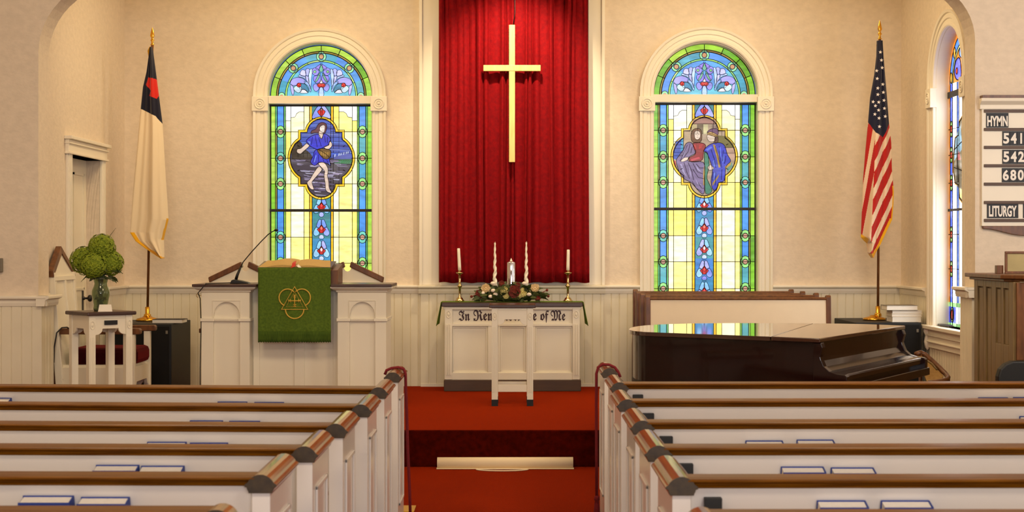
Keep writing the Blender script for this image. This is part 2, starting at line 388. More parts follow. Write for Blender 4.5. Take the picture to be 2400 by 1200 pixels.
struct('trim_4', mb, M['trim'], 'cream boards framing the red curtain', bevel=0.004, cat='trim')
mb = MB()
bead(mb, (-XS, AB), (-XS, 13.98), (1, 0), PH, RAIL - 0.06); bead(mb, (-XS, 15.26), (-XS, BW), (1, 0), PH, RAIL - 0.06)
bead(mb, (XS, AB), (XS, RC - 0.66), (-1, 0), PH, RAIL - 0.06); bead(mb, (XS, RC - 0.66), (XS, RC + 0.66), (-1, 0), PH, RZB - 0.04); bead(mb, (XS, RC + 0.66), (XS, BW), (-1, 0), PH, RAIL - 0.06)
struct('trim_5', mb, M['bead'], 'cream beadboard on the chancel side walls', cat='trim')
mb = MB()
rail(mb, (-XS, AB), (-XS, 13.98), (1, 0), RAIL); rail(mb, (-XS, 15.26), (-XS, BW - 0.06), (1, 0), RAIL); rail(mb, (XS, 15.04), (XS, BW - 0.06), (-1, 0), RAIL)
struct('trim_6', mb, M['trim'], 'cream chair rail on the chancel side walls', cat='trim')
for i, (s, x, zr) in enumerate(((-1, -3.88, 1.306), (1, 3.78, 1.375))):
    mb = MB(); xi = x - s * 0.035
    bead(mb, (xi, AF), (s * 5.6, AF), (0, -1), 0, zr - 0.05, 0.03); bead(mb, (x, AF), (x, AB + 0.02), (-s, 0), 0, zr - 0.05, 0.035)
    struct('trim_%d' % (7 + 2 * i), mb, M['bead'], 'cream beadboard below the edge of the chancel opening', cat='trim')
    mb = MB(); rail(mb, (xi - s * 0.045, AF), (s * 5.6, AF), (0, -1), zr, 0.03); rail(mb, (x, AF - 0.07), (x, AB + 0.03), (-s, 0), zr, 0.06)
    struct('trim_%d' % (8 + 2 * i), mb, M['trim'], 'cream chair rail at the edge of the chancel opening', cat='trim')
struct('baseboard_back', MB().box(xl, xr, BW - 0.075, BW - 0.06, PH, PH + 0.03), M['trim'], 'cream baseboard behind the communion table', cat='trim')

# ------------------------------------------------------------------ stained glass
class Glass:
    def __init__(s, T, A, z0=-0.14): s.T = T; s.A = A; s.g = MB(); s.l = MB(); s.b = MB(); s.z0 = z0; s.k = 0; s.dim = 0.78; s.rn = random.Random(5)
    def poly(s, pts, c, jit=0.08):
        s.k += 1; o = s.z0 + 0.00006 * s.k
        j = 1 + s.rn.uniform(-jit, jit); q = [s.A(*p) for p in pts]
        s.g.add([s.T(u, o, z) for u, z in q], [tuple(range(len(q)))], c=tuple(min(1.0, max(0.0, x * j * s.dim)) for x in rgb(c)))
    def lead(s, pts, w=2.0, closed=False, h=0.008):
        if closed: pts = list(pts) + [pts[0], pts[1]]
        q = [s.A(*p) for p in pts]; sc = abs(s.A(1, 0)[0] - s.A(0, 0)[0]); path = []
        o = s.z0 + 0.00006 * s.k
        O = Vector(s.T(0, 0, 0)); eu = Vector(s.T(1, 0, 0)) - O; eo = Vector(s.T(0, 1, 0)) - O; ez = Vector((0, 0, 1))
        for i in range(len(q)):
            a = Vector(q[max(i - 1, 0)]); b = Vector(q[min(i + 1, len(q) - 1)]); t = (b - a)
            if t.length < 1e-9: t = Vector((1, 0))
            t.normalize(); path.append((Vector(s.T(q[i][0], o, q[i][1])), eu * -t.y + ez * t.x, eo))
        ww = w * sc / 2
        s.l.sweep(path, [(-ww, -0.001), (ww, -0.001), (ww * 0.6, h * 0.5), (-ww * 0.6, h * 0.5)])
    def circ(s, cx, cy, r, c, lw=1.6, n=18, ry=None):
        ry = ry or r
        p = [(cx + r * math.cos(2 * math.pi * i / n), cy + ry * math.sin(2 * math.pi * i / n)) for i in range(n)]
        s.poly(p, c)
        if lw: s.lead(p, lw, True)
    def blob(s, pts, c, lw=1.3, n=5):
        """closed smooth outline through pts"""
        m = len(pts); out = []
        for i in range(m):
            p0, p1, p2, p3 = [Vector(pts[(i + k - 1) % m]) for k in range(4)]
            for t in range(n):
                t /= n
                out.append(tuple(0.5 * ((2 * p1) + (p2 - p0) * t + (2 * p0 - 5 * p1 + 4 * p2 - p3) * t * t + (3 * p1 - p0 - 3 * p2 + p3) * t ** 3)))
        s.poly(out, c)
        if lw: s.lead(out, lw, True)
GRN = [(128, 196, 40), (156, 206, 60), (108, 176, 36), (176, 214, 70)]; BLU = [(62, 142, 226), (70, 152, 232), (60, 160, 200), (78, 170, 184)]
YEL = [(250, 236, 140), (255, 246, 186), (250, 230, 110), (255, 250, 206)]; LAV = (176, 182, 255); LBL = (140, 204, 255); ORG = (255, 186, 16); TEAL = (44, 132, 140)
def bell(G, cx, cy, rn):
    G.poly([(cx - 20, cy + 25), (cx - 20, cy - 28), (cx + 20, cy - 28), (cx + 20, cy + 25)], rn.choice([(50, 140, 190), TEAL, (60, 150, 160), (50, 130, 210)]))
    for s in (-1, 1):
        G.blob([(cx, cy - 20), (cx + s * 6, cy - 22), (cx + s * 12, cy - 6), (cx + s * 6, cy - 3), (cx, cy - 9)], rn.choice([LAV, LBL, (120, 160, 255)]))
        G.blob([(cx + s * 6, cy - 2), (cx + s * 12, cy - 5), (cx + s * 19, cy + 8), (cx + s * 15, cy + 16), (cx + s * 7, cy + 14), (cx + s * 4, cy + 6)], rn.choice([(160, 216, 255), LBL, LAV, (140, 160, 255)]))
    G.blob([(cx, cy - 10), (cx + 6, cy - 2), (cx + 10, cy), (cx + 6, cy + 6), (cx + 3, cy + 9), (cx - 3, cy + 9), (cx - 6, cy + 6), (cx - 10, cy), (cx - 6, cy - 2)], (216, 16, 24), 1.2)
    G.blob([(cx, cy - 7), (cx + 3, cy - 2), (cx, cy + 3), (cx - 3, cy - 2)], rn.choice([(255, 226, 226), (255, 120, 100), (240, 60, 60)]), 0.8)
    G.circ(cx, cy + 19, 6, rn.choice([(176, 186, 255), (130, 130, 230), (200, 214, 255)]), 1.2, 12)
def medallion_outline(e):
    """quatrefoil, shrunk by e, about (0, 0)"""
    r = 57.3 - e; p = []
    yv = 47 - 0; xa = 54 - e
    a = math.degrees(math.acos((xa - 21.2) / r)); right = [(21.2 + r * math.cos(math.radians(t)), r * math.sin(math.radians(t))) for t in [-a + 2 * a * i / 14 for i in range(15)]]
    r2 = 38.8 - e; yb = 66 - e; b = math.degrees(math.acos((yb - 58.2) / r2)); bot = [(r2 * math.sin(math.radians(t)), 58.2 + r2 * math.cos(math.radians(t))) for t in [b - 2 * b * i / 16 for i in range(17)]]
    p += right + [(xa, yb)] + bot + [(-xa, yb)] + [(-x, -y) for x, y in right] + [(-xa, -yb)] + [(-x, -y) for x, y in bot] + [(xa, -yb)]
    return p
def panel_art(G, figure):
    cx = 755; rn = random.Random(11 if figure == 'a' else 23)
    rows = [249, 309, 371, 431, 493, 556, 617, 680, 746]
    for s in (-1, 1):
        q = lambda a, b, y0, y1: [(cx + s * a, y0), (cx + s * b, y0), (cx + s * b, y1), (cx + s * a, y1)]
        for i in range(len(rows) - 1):
            y0, y1 = rows[i], rows[i + 1]
            G.poly(q(119, 108, y0, y1), rn.choice(GRN)); G.poly(q(108, 104, y0, y1), rn.choice([(150, 140, 60), (160, 210, 90), (90, 200, 140)]))
            G.poly(q(104, 88, y0, y1), BLU[(i + (figure == 'b')) % 2 + 2 * (i in (1, 2, 6))]); G.poly(q(88, 84, y0, y1), rn.choice([(150, 225, 90), (120, 214, 120), (190, 230, 110)]))
            G.dim = 0.95
            for a, b in ((84, 72), (72, 41), (41, 28)): G.poly(q(a, b, y0, y1), rn.choice(YEL))
            G.poly(q(28, 22, y0, y1), ORG); G.dim = 0.78; G.poly(q(22, 0, y0, y1), rn.choice([(50, 140, 190), TEAL]))
        G.dim = 1.0
        for yb, sg in ((249, 1), (746, -1)):
            G.poly(q(84, 72, yb, yb + sg * 34), (255, 255, 250))
            G.poly([(cx + s * 72, yb), (cx + s * 41, yb), (cx + s * 41, yb + sg * 13), (cx + s * 52, yb + sg * 13), (cx + s * 58, yb + sg * 17), (cx + s * 62, yb + sg * 25), (cx + s * 72, yb + sg * 27)], (255, 255, 248))
            G.lead([(cx + s * 41, yb + sg * 13), (cx + s * 52, yb + sg * 13), (cx + s * 58, yb + sg * 17), (cx + s * 62, yb + sg * 25), (cx + s * 72, yb + sg * 27)], 1.3)
            G.lead([(cx + s * 84, yb + sg * 34), (cx + s * 72, yb + sg * 34)], 1.3)
        G.dim = 0.78
        for y in rows[1:-1]: G.lead([(cx + s * 119, y), (cx + s * 22, y)], 1.5)
        for a, w in ((118.5, 2), (108, 1.6), (104, 2.2), (88, 2.2), (84, 1.8), (72, 1.4), (41, 1.4), (28, 1.8), (22, 1.8)): G.lead([(cx + s * a, 249), (cx + s * a, 746)], w)
        for y in [r for r in rows[1:-1] if r != 493]:
            G.circ(cx + s * 96, y, 11, (150, 226, 130) if rn.random() < 0.7 else (110, 210, 190), 1.5, 20, 14); G.lead([(cx + s * 108, y), (cx + s * 85, y)], 1.5)
            G.circ(cx + s * 96, y, 6, (196, 146, 122), 2.0, 14)
    for y in (484, 537, 587, 637, 687): bell(G, cx, y, rn)
    G.poly([(cx - 22, 249), (cx + 22, 249), (cx + 22, 276), (cx - 22, 276)], TEAL)
    for s in (-1, 1): G.blob([(cx, 251), (cx + s * 9, 250), (cx + s * 20, 268), (cx + s * 20, 278), (cx, 276)], LAV if s > 0 else (130, 150, 250), 1.5)
    G.blob([(cx, 253), (cx + 5, 258), (cx + 9, 262), (cx + 3, 271), (cx - 3, 271), (cx - 9, 262), (cx - 5, 258)], (220, 20, 36)); G.circ(cx, 257, 2.5, (255, 220, 220), 0.8, 10)
    my = 371
    mo = lambda e: [(cx + x, my + y) for x, y in medallion_outline(e)]
    G.poly(mo(0), (255, 204, 14), 0); G.lead(mo(0), 1.8, True)
    fx = lambda pts: [(cx - 95 + x / 6.316, my - 91 + (y) / 6.316) for x, y in pts]
    G.dim = 0.56
    if figure == 'a': figure_sower(G, mo, fx)
    else: figure_pair(G, mo, fx)
    G.dim = 0.78
    G.lead(mo(5.5), 2.2, True)
    for x, y in ((0, -97), (0, 97), (-78.5, 0), (78.5, 0), (56, 30), (-56, 30), (56, -30), (-56, -30)):
        l = math.hypot(x, y); G.lead([(cx + x, my + y), (cx + x * (1 - 6 / l), my + y * (1 - 6 / l))], 1.5)
def clip_poly(G, mo, pts, c):
    """glass piece clipped to the medallion (convex-enough walk: points outside are pulled to the border)"""
    out = []
    for x, y in pts: out.append((x, y))
    G.poly(out, c)
def figure_sower(G, mo, fx):
    rn = random.Random(3)
    G.poly(mo(5.5), (58, 50, 74), 0)                               # ploughed ground
    sky = [p for p in mo(5.5) if p[1] < 377]
    sky = sorted(sky, key=lambda p: math.atan2(p[1] - 340, p[0] - 755))
    G.poly(sky, (58, 92, 200), 0)
    for i, (y, a, b) in enumerate(((70, 440, 740), (130, 410, 790), (210, 310, 890), (270, 310, 920), (330, 250, 970), (390, 300, 1010), (440, 300, 1030), (500, 300, 1040))):
        G.poly(fx([(a, y), ((a + b) / 2, y - 12), (b, y + 4), (b, y + 30), ((a + b) / 2, y + 18), (a, y + 34)]), [(74, 116, 220), (46, 66, 170), (96, 116, 200), (52, 96, 214)][i % 4])
        G.lead(fx([(a, y), ((a + b) / 2, y - 12), (b, y + 4)]), 0.8)
    G.poly(fx([(150, 560), (160, 450), (200, 360), (260, 310), (310, 350), (320, 420), (400, 470), (450, 520), (480, 590), (150, 590)]), (30, 18, 14))
    for x in (250, 330, 390): G.lead(fx([(x, 330 + (x - 250)), (x + 5, 560)]), 0.8)
    G.poly(fx([(770, 590), (860, 520), (930, 480), (990, 480), (1045, 540), (1040, 590)]), (86, 100, 190))
    for x in (790, 850, 880, 920, 960, 985, 1030): G.poly(fx([(x, 560 - (x - 790) * 0.25), (x + 18, 548 - (x - 790) * 0.25), (x + 20, 510 - (x - 790) * 0.2), (x + 6, 516 - (x - 790) * 0.2)]), (206, 222, 255))
    G.poly(fx([(760, 615), (900, 590), (1045, 585), (1045, 655), (900, 670), (770, 640)]), (24, 106, 70))
    for i in range(7): x = 800 + i * 34; G.poly(fx([(x, 640), (x + 44, 606), (x + 60, 612), (x + 16, 650)]), (44, 150, 96))
    G.lead(fx([(160, 575), (480, 640), (700, 640), (1040, 670)]), 1.0)
    for i in range(90):                                            # light streaks of furrows
        y = rn.uniform(600, 1120); hw = 430 if y < 780 else (300 if y < 940 else 170 - max(0, y - 1040) * 1.2)
        x = 600 + rn.uniform(-hw, hw); l = rn.uniform(40, 90)
        dy = (y + 8 - 575) / 6.316; lim = 6.316 * (21.2 + math.sqrt(max(0, 51.0 ** 2 - dy * dy)) if dy < 45 else (47 if dy < 61 else math.sqrt(max(0, 32.5 ** 2 - (dy - 58.2) ** 2))))
        if abs(x - 600) + l > lim: continue
        G.poly(fx([(x - l, y - 6), (x + l, y - 2 + rn.uniform(0, 16)), (x + l * 0.8, y + 16), (x - l * 0.7, y + 10)]), rn.choice([(150, 140, 176), (200, 196, 226), (110, 96, 140), (176, 160, 196)]), 0.15)
    sk = (255, 226, 204)
    G.blob(fx([(560, 700), (610, 740), (560, 810), (490, 890), (462, 930), (482, 1005), (490, 1036), (440, 1028), (388, 940), (430, 890), (490, 790)]), sk, 1.2, 3)
    G.blob(fx([(556, 650), (640, 640), (695, 720), (698, 790), (690, 830), (710, 930), (715, 1010), (750, 1085), (700, 1078), (665, 1040), (658, 950), (640, 830), (650, 770), (600, 710)]), sk, 1.2, 3)
    G.lead(fx([(640, 820), (692, 822)]), 0.9)
    G.blob(fx([(390, 350), (425, 392), (330, 480), (290, 512), (240, 488), (245, 442), (300, 428)]), sk, 1.2, 3)
    tun = (26, 44, 220)
    G.blob(fx([(500, 470), (560, 450), (700, 540), (722, 610), (735, 686), (690, 655), (620, 635), (560, 640), (500, 684), (442, 628), (480, 540)]), tun, 1.4, 3)
    G.blob(fx([(460, 245), (560, 220), (600, 290), (640, 215), (700, 240), (738, 290), (720, 340), (690, 390), (620, 420), (560, 450), (500, 430), (440, 398), (388, 350), (384, 305)]), tun, 1.4, 3)
    for l in (((470, 260), (450, 380)), ((510, 240), (540, 410)), ((560, 270), (600, 400)), ((650, 240), (660, 340)), ((690, 260), (690, 350)), ((510, 500), (470, 640)), ((560, 520), (560, 630)), ((610, 540), (640, 630)), ((680, 600), (720, 680))):
        G.lead(fx(l), 1.1)
    for p in (((490, 260), (500, 300), (520, 390), (500, 300)), ((400, 320), (440, 330), (430, 380), (410, 350)), ((520, 520), (530, 540), (500, 640), (490, 630)), ((700, 640), (722, 640), (728, 680), (706, 660))):
        G.poly(fx(p), (110, 150, 255))
    G.blob(fx([(540, 460), (600, 432), (730, 455), (735, 540), (690, 588), (620, 568)]), (120, 84, 24), 1.4, 3)
    for i in range(9): x = 580 + i * 15; G.poly(fx([(x, 470 + i * 2), (x + 22, 480), (x + 10, 560 - abs(i - 5) * 6), (x - 4, 540 - abs(i - 5) * 6)]), (190, 144, 60) if i % 2 else (150, 106, 36))
    G.blob(fx([(720, 325), (755, 350), (755, 400), (700, 444), (642, 420), (660, 396), (710, 382)]), sk, 1.2, 3)
    G.blob(fx([(545, 85), (600, 45), (660, 60), (682, 110), (662, 190), (620, 215), (570, 205), (500, 200), (450, 212), (455, 170), (520, 140)]), (96, 18, 58), 1.2, 3)
    G.blob(fx([(575, 170), (622, 196), (622, 260), (596, 288), (560, 230)]), sk, 0.8, 3)
    G.blob(fx([(582, 112), (628, 84), (654, 102), (650, 150), (640, 186), (614, 196), (580, 166)]), (255, 238, 226), 0.8, 3)
    for a, b in (((598, 122), (614, 120)), ((634, 120), (646, 122)), ((622, 150), (632, 154)), ((612, 170), (636, 170))): G.lead(fx([a, b]), 0.7)
def figure_pair(G, mo, fx):
    G.poly(mo(5.5), (196, 168, 140), 0)
    G.poly(fx([(440, 30), (600, -30), (760, 30), (790, 90), (410, 90)]), (168, 120, 108)); G.lead(fx([(410, 90), (790, 90)]), 1.2)
    for i, x in enumerate((410, 500, 580, 720)): G.poly(fx([(x, 96), (x + 75, 96), (x + 75, 240), (x, 240)]), [(206, 186, 130), (120, 100, 70), (226, 214, 160), (180, 150, 140)][i]); G.lead(fx([(x, 96), (x, 240)]), 1)
    G.poly(fx([(300, 175), (410, 175), (400, 380), (300, 400)]), (206, 176, 140)); G.lead(fx([(292, 160), (292, 480)]), 1.2)
    G.poly(fx([(280, 290), (285, 470), (180, 620), (140, 600), (135, 500), (180, 360)]), (48, 92, 206))
    for y in (350, 400, 450, 510, 560): G.lead(fx([(150, y), (285, y)]), 0.9)
    G.poly(fx([(262, 310), (288, 310), (288, 480), (246, 490)]), (40, 170, 220)); G.poly(fx([(146, 630), (175, 640), (182, 720), (160, 700)]), (200, 20, 30))
    G.poly(fx([(800, 260), (920, 270), (1030, 380), (1045, 440), (900, 440), (800, 400)]), (120, 110, 48)); G.poly(fx([(900, 440), (1050, 440), (1060, 560), (1030, 650), (940, 560)]), (214, 172, 146))
    for y in (440, 520): G.lead(fx([(890, y), (1050, y)]), 1)
    G.poly(fx([(920, 700), (1010, 660), (1020, 720), (940, 810)]), (90, 150, 130))
    sk = (255, 228, 206); pur = (132, 112, 160)
    G.blob(fx([(412, 210), (450, 165), (520, 158), (556, 200), (562, 320), (520, 366), (430, 360), (402, 290)]), (112, 66, 32), 1.2, 3)
    G.blob(fx([(455, 215), (500, 190), (540, 222), (536, 290), (500, 322), (462, 300)]), sk, 0.8, 3)
    for a, b in (((470, 242), (486, 240)), ((506, 242), (526, 240)), ((498, 262), (504, 272)), ((484, 290), (516, 290))): G.lead(fx([a, b]), 0.7)
    G.blob(fx([(430, 380), (560, 370), (620, 410), (590, 500), (570, 620), (480, 650), (390, 645), (376, 590), (470, 530)]), (160, 14, 36), 1.3, 3)
    G.blob(fx([(330, 380), (400, 362), (450, 430), (470, 520), (380, 575), (370, 645), (590, 660), (600, 900), (596, 1118), (520, 1085), (410, 960), (300, 900), (230, 800), (184, 640), (225, 560), (290, 470)]), pur, 1.4, 3)
    for l in (((350, 400), (280, 560), (240, 640)), ((390, 390), (360, 500), (300, 580)), ((420, 430), (400, 520)), ((300, 660), (340, 800), (380, 900)), ((360, 660), (420, 800), (440, 920)), ((430, 670), (500, 800), (580, 830)), ((430, 760), (510, 880), (590, 900)), ((480, 680), (530, 740), (590, 740)), ((420, 940), (480, 1040), (560, 1090)), ((510, 960), (560, 1040), (596, 1040))): G.lead(fx(l), 1.2)
    for p in (((310, 470), (340, 420), (300, 560), (260, 600)), ((240, 680), (270, 690), (340, 880), (280, 800)), ((470, 690), (520, 760), (560, 800), (500, 770)), ((450, 860), (500, 960), (580, 1000), (500, 980)), ((370, 700), (400, 800), (410, 900), (380, 820))): G.poly(fx(p), (182, 168, 214))
    G.blob(fx([(250, 640), (300, 590), (370, 585), (350, 622), (290, 648)]), sk, 1.0, 3)
    G.poly(fx([(430, 400), (470, 400), (480, 470), (450, 480)]), (214, 40, 50)); G.poly(fx([(520, 400), (580, 390), (560, 440), (520, 460)]), (206, 30, 44)); G.poly(fx([(400, 610), (520, 580), (540, 600), (410, 640)]), (226, 70, 90))
    G.blob(fx([(600, 520), (650, 530), (672, 700), (660, 770), (640, 900), (716, 1078), (620, 1120), (606, 900), (606, 760)]), (50, 140, 112), 1.3, 3)
    G.blob(fx([(590, 490), (640, 425), (720, 378), (840, 370), (905, 420), (940, 540), (990, 640), (920, 720), (896, 925), (810, 960), (780, 1070), (722, 1050), (700, 930), (720, 780), (690, 650), (640, 525)]), (34, 58, 214), 1.4, 3)
    for l in (((760, 420), (800, 560), (840, 720)), ((820, 420), (830, 600), (860, 740)), ((880, 480), (870, 640)), ((700, 470), (750, 620), (770, 740)), ((730, 800), (720, 930)), ((770, 800), (760, 1000)), ((860, 760), (850, 920)), ((920, 560), (900, 680))): G.lead(fx(l), 1.2)
    for p in (((620, 470), (700, 420), (720, 440), (650, 490)), ((810, 440), (840, 430), (850, 600), (830, 560)), ((720, 640), (750, 620), (780, 720), (740, 720)), ((860, 600), (890, 520), (890, 640), (870, 680)), ((740, 820), (780, 800), (740, 920), (730, 900))): G.poly(fx(p), (92, 128, 250))
    for p in (((725, 390), (760, 400), (812, 560), (836, 730), (812, 740), (776, 560)), ((905, 720), (990, 650), (996, 690), (910, 760)), ((820, 830), (806, 880), (720, 1010), (722, 960)), ((596, 700), (604, 820), (598, 1000), (584, 990), (584, 800))): G.poly(fx(p), (196, 150, 40))
    G.blob(fx([(650, 730), (690, 695), (740, 745), (700, 772), (660, 765)]), sk, 1.0, 3)
    G.blob(fx([(640, 262), (690, 250), (760, 290), (765, 340), (690, 352), (652, 326)]), sk, 0.9, 3); G.lead(fx([(650, 290), (664, 286)]), 0.8)
    G.blob(fx([(640, 215), (700, 165), (780, 160), (808, 210), (790, 260), (720, 240)]), (110, 62, 112), 1.2, 3); G.blob(fx([(640, 235), (690, 205), (790, 250), (790, 276), (700, 262)]), (206, 160, 90), 1.0, 3)
    G.blob(fx([(760, 290), (800, 280), (800, 360), (750, 370)]), (90, 50, 40), 1.0, 3)
def lunette_art(G, sd):
    cx, cy = 755, 226; rn = random.Random(sd)
    P = lambda r, a: (cx + r * math.cos(math.radians(a)), cy - r * math.sin(math.radians(a)))
    def ring(r0, r1, a0, a1, c):
        n = max(2, int((a1 - a0) / 5)); G.poly([P(r1, a0 + (a1 - a0) * i / n) for i in range(n + 1)] + [P(r0, a1 - (a1 - a0) * i / n) for i in range(n + 1)], c)
    G.poly([P(120, a) for a in range(0, 181, 6)], (80, 150, 230))
    for i in range(8):
        a = 22.5 * i
        ring(105, 119, a, a + 22.5, rn.choice(GRN)); ring(100.5, 105, a, a + 22.5, rn.choice([(150, 128, 44), (176, 150, 70), (140, 110, 50)]))
        ring(84.5, 100.5, a, a + 22.5, [(70, 150, 226), (76, 170, 196), (60, 160, 190), (80, 150, 236)][(i * 3 + sd) % 4]); ring(80.5, 84.5, a, a + 22.5, rn.choice([(170, 226, 110), (206, 240, 150), (150, 220, 130)]))
        ring(2, 80.5, a, a + 22.5, (84, 158, 236) if i in (2, 3, 4, 5) else (96, 190, 214))
    for i in range(9):
        a = 22.5 * i; G.lead([P(100, a), P(119, a)], 1.8)
        if i % 2: G.lead([P(80, a), P(85, a)], 1.2)
    for r, w in ((118.5, 2), (105, 2), (100.5, 2.2), (84.5, 1.6), (80.5, 1.5)): G.lead([P(r, a) for a in range(0, 181, 4)], w)
    for a in (0.01, 45, 90, 135, 179.99):
        x, y = P(92.7, a)
        if 20 < a < 160:
            G.circ(x, y, 11.5, (150, 232, 170), 1.5, 18); ring(84.5, 100.5, a - 3.4, a + 3.4, (90, 160, 190)); G.circ(x, y, 5.8, (210, 152, 110), 1.8, 14)
        else:
            s = -1 if a > 90 else 1
            G.poly([(x + 8 * math.cos(math.radians(t)), y - 9 * math.sin(math.radians(t))) for t in range(0, 181, 20)], (150, 226, 170)); G.lead([(x + 8 * math.cos(math.radians(t)), y - 9 * math.sin(math.radians(t))) for t in range(0, 181, 20)], 1.4)
            G.poly([(x + 4.5 * math.cos(math.radians(t)), y - 4 * math.sin(math.radians(t))) for t in range(0, 181, 20)], (205, 146, 116))
    f = lambda pts, s: [(cx + s * (p[0] - 992) / 8.0, 90 + p[1] / 8.0) for p in pts]
    for s in (1, -1):
        for pts, c in (([(1005, 470), (1010, 490), (1100, 555), (1050, 600), (1010, 540)], (150, 130, 240)), ([(1050, 580), (1110, 555), (1160, 590), (1150, 670), (1090, 700), (1035, 650)], (150, 140, 240)),
                       ([(1160, 590), (1210, 600), (1230, 720), (1220, 860), (1190, 960), (1180, 800)], (190, 216, 255)), ([(1210, 590), (1260, 570), (1290, 620), (1270, 700), (1235, 700)], LAV), ([(1290, 610), (1360, 600), (1390, 680), (1320, 720), (1280, 690)], (206, 206, 255)),
                       ([(1290, 720), (1400, 690), (1420, 720), (1340, 740), (1290, 770)], (180, 200, 255)), ([(1235, 720), (1290, 720), (1270, 790), (1220, 850)], (196, 196, 255)), ([(1290, 790), (1400, 735), (1520, 760), (1570, 830), (1540, 890), (1450, 880), (1410, 840), (1310, 850)], (168, 164, 250)),
                       ([(1180, 960), (1220, 860), (1290, 800), (1310, 840), (1240, 900), (1200, 1010)], (150, 186, 255)), ([(1230, 960), (1300, 860), (1400, 870), (1390, 950), (1300, 970), (1240, 1020)], (50, 130, 170)), ([(1370, 920), (1460, 890), (1510, 950), (1440, 1020), (1370, 1000)], (206, 236, 255)),
                       ([(1520, 900), (1570, 870), (1560, 980), (1525, 1075), (1500, 1010)], (190, 186, 255)), ([(1240, 1025), (1310, 960), (1370, 980), (1380, 1030)], (240, 240, 255)), ([(1000, 800), (1010, 700), (1060, 700), (1130, 720), (1135, 790), (1080, 850), (1030, 830)], (140, 130, 240)),
                       ([(1060, 870), (1120, 860), (1145, 930), (1100, 1000), (1045, 970), (1030, 910)], (150, 150, 240)), ([(1010, 660), (1030, 660), (1110, 810), (1090, 820), (1040, 760)], (110, 176, 150))):
            G.blob(f(pts, s), c, 1.1, 3)
        x, y = f([(1410, 880)], s)[0]; G.circ(x, y, 5.2, (226, 40, 40), 1.1, 14)
        x, y = f([(1113, 630)], s)[0]; G.circ(x, y, 3.2, (130, 206, 140), 1.0, 12)
    G.blob(f([(992, 500), (1030, 590), (992, 640), (954, 590)], 1), (100, 180, 150), 1.2, 3)
    G.blob(f([(950, 1085), (955, 960), (992, 900), (1030, 960), (1035, 1085)], 1), (170, 200, 255), 1.2, 3)
    G.blob(f([(992, 850), (1040, 850), (1070, 880), (1040, 920), (992, 920), (944, 920), (914, 880), (944, 850)], 1), (230, 34, 40), 1.1, 3)
    G.blob(f([(992, 780), (1020, 830), (992, 860), (964, 830)], 1), (255, 240, 250), 1.0, 3)
def window(name, label, T, c, hw, zb, zs, fl, A, art, cw=0.142, jamb=0.16, gout=-0.14, gm='gwin', blocks=True, blz=None):
    """casing, corner blocks, transom, jamb lining, glass and leads of an arched window; fl = direction of u"""
    O = Vector(T(c, 0, zb))
    root = thing(name, label, 'window', tuple(O), kind='structure')
    eu = Vector(T(1, 0, 0)) - Vector(T(0, 0, 0)); eo = Vector(T(0, 1, 0)) - Vector(T(0, 0, 0)); ez = Vector((0, 0, 1))
    def path(off=0.0):
        p = [(Vector(T(c - hw, 0, zb)), -eu, eo)]
        for u, z in [(-1, 0)]: p.append((Vector(T(c - hw, 0, zs)), -eu, eo))
        for i in range(1, 32):
            a = math.pi - math.pi * i / 32; r = eu * math.cos(a) + ez * math.sin(a)
            p.append((Vector(T(c + hw * math.cos(a), 0, zs + hw * math.sin(a))), r, eo))
        p.append((Vector(T(c + hw, 0, zs)), eu, eo)); p.append((Vector(T(c + hw, 0, zb)), eu, eo))
        return p
    w = cw
    prof = [(0, 0), (0, 0.028), (0.012, 0.036), (0.03, 0.036), (0.036, 0.026), (w * 0.45, 0.026), (w * 0.5, 0.036), (w * 0.72, 0.036), (w * 0.78, 0.03), (w * 0.84, 0.044), (w, 0.05), (w, 0)]
    MB().sweep(path(), prof).build('window_frame', M['trim'], root)
    MB().sweep(path(), [(-0.004, 0.0), (0.0, 0.004), (0.004, 0.0), (0.0, -jamb), (-0.004, -jamb)]).build('window_jamb', M['white'], root)
    if blocks:
        z0, z1 = blz
        for s in (-1, 1):
            m = MB(); u = c + s * (hw + cw / 2); hb = cw / 2 + 0.012
            pts = [(u - hb, z0), (u + hb, z0), (u + hb, z1), (u - hb, z1)]
            vs = [T(p[0], 0, p[1]) for p in pts] + [T(p[0], 0.06, p[1]) for p in pts]
            m.add(vs, [(0, 1, 2, 3), (7, 6, 5, 4), (0, 4, 5, 1), (1, 5, 6, 2), (2, 6, 7, 3), (3, 7, 4, 0)])
            zc = (z0 + z1) / 2
            for R, r in ((0.05, 0.008), (0.028, 0.007)):
                m.tube([T(u + R * math.cos(t * math.pi / 12), 0.062, zc + R * math.sin(t * math.pi / 12)) for t in range(24)], r, 6, closed=True)
            m.ell(T(u, 0.062, zc), 0.014, 10, 6)
            m.build('corner_block', M['trim'], root, bevel=0.003)
    def bar(nm, z0, z1, o0, o1, m):
        vs = [T(u, o, z) for u in (c - hw, c + hw) for o in (o0, o1) for z in (z0, z1)]
        MB().add(vs, [(0, 1, 3, 2), (4, 6, 7, 5), (0, 4, 5, 1), (2, 3, 7, 6), (0, 2, 6, 4), (1, 5, 7, 3)]).build(nm, m, root, bevel=0.003)
    G = Glass(T, A, gout)
    pts = [(c - hw, zb)] + [(c + hw * math.cos(math.pi - math.pi * i / 32), zs + hw * math.sin(math.pi - math.pi * i / 32)) for i in range(33)] + [(c + hw, zb)]
    back = MB(); n = len(pts); back.add([T(u, gout - 0.004, z) for u, z in pts] + [T(u, gout - 0.03, z) for u, z in pts], [tuple(range(n)), tuple(range(2 * n - 1, n - 1, -1))] + [(i, (i + 1) % n, n + (i + 1) % n, n + i) for i in range(n)])
    back.build('pane_backing', M['leadbar'], root)
    art(G)
    G.g.build('stained_glass', M[gm], root, recalc=False); G.l.build('lead_came', M['lead'], root)
    return root, bar
WG = BW + 0.14
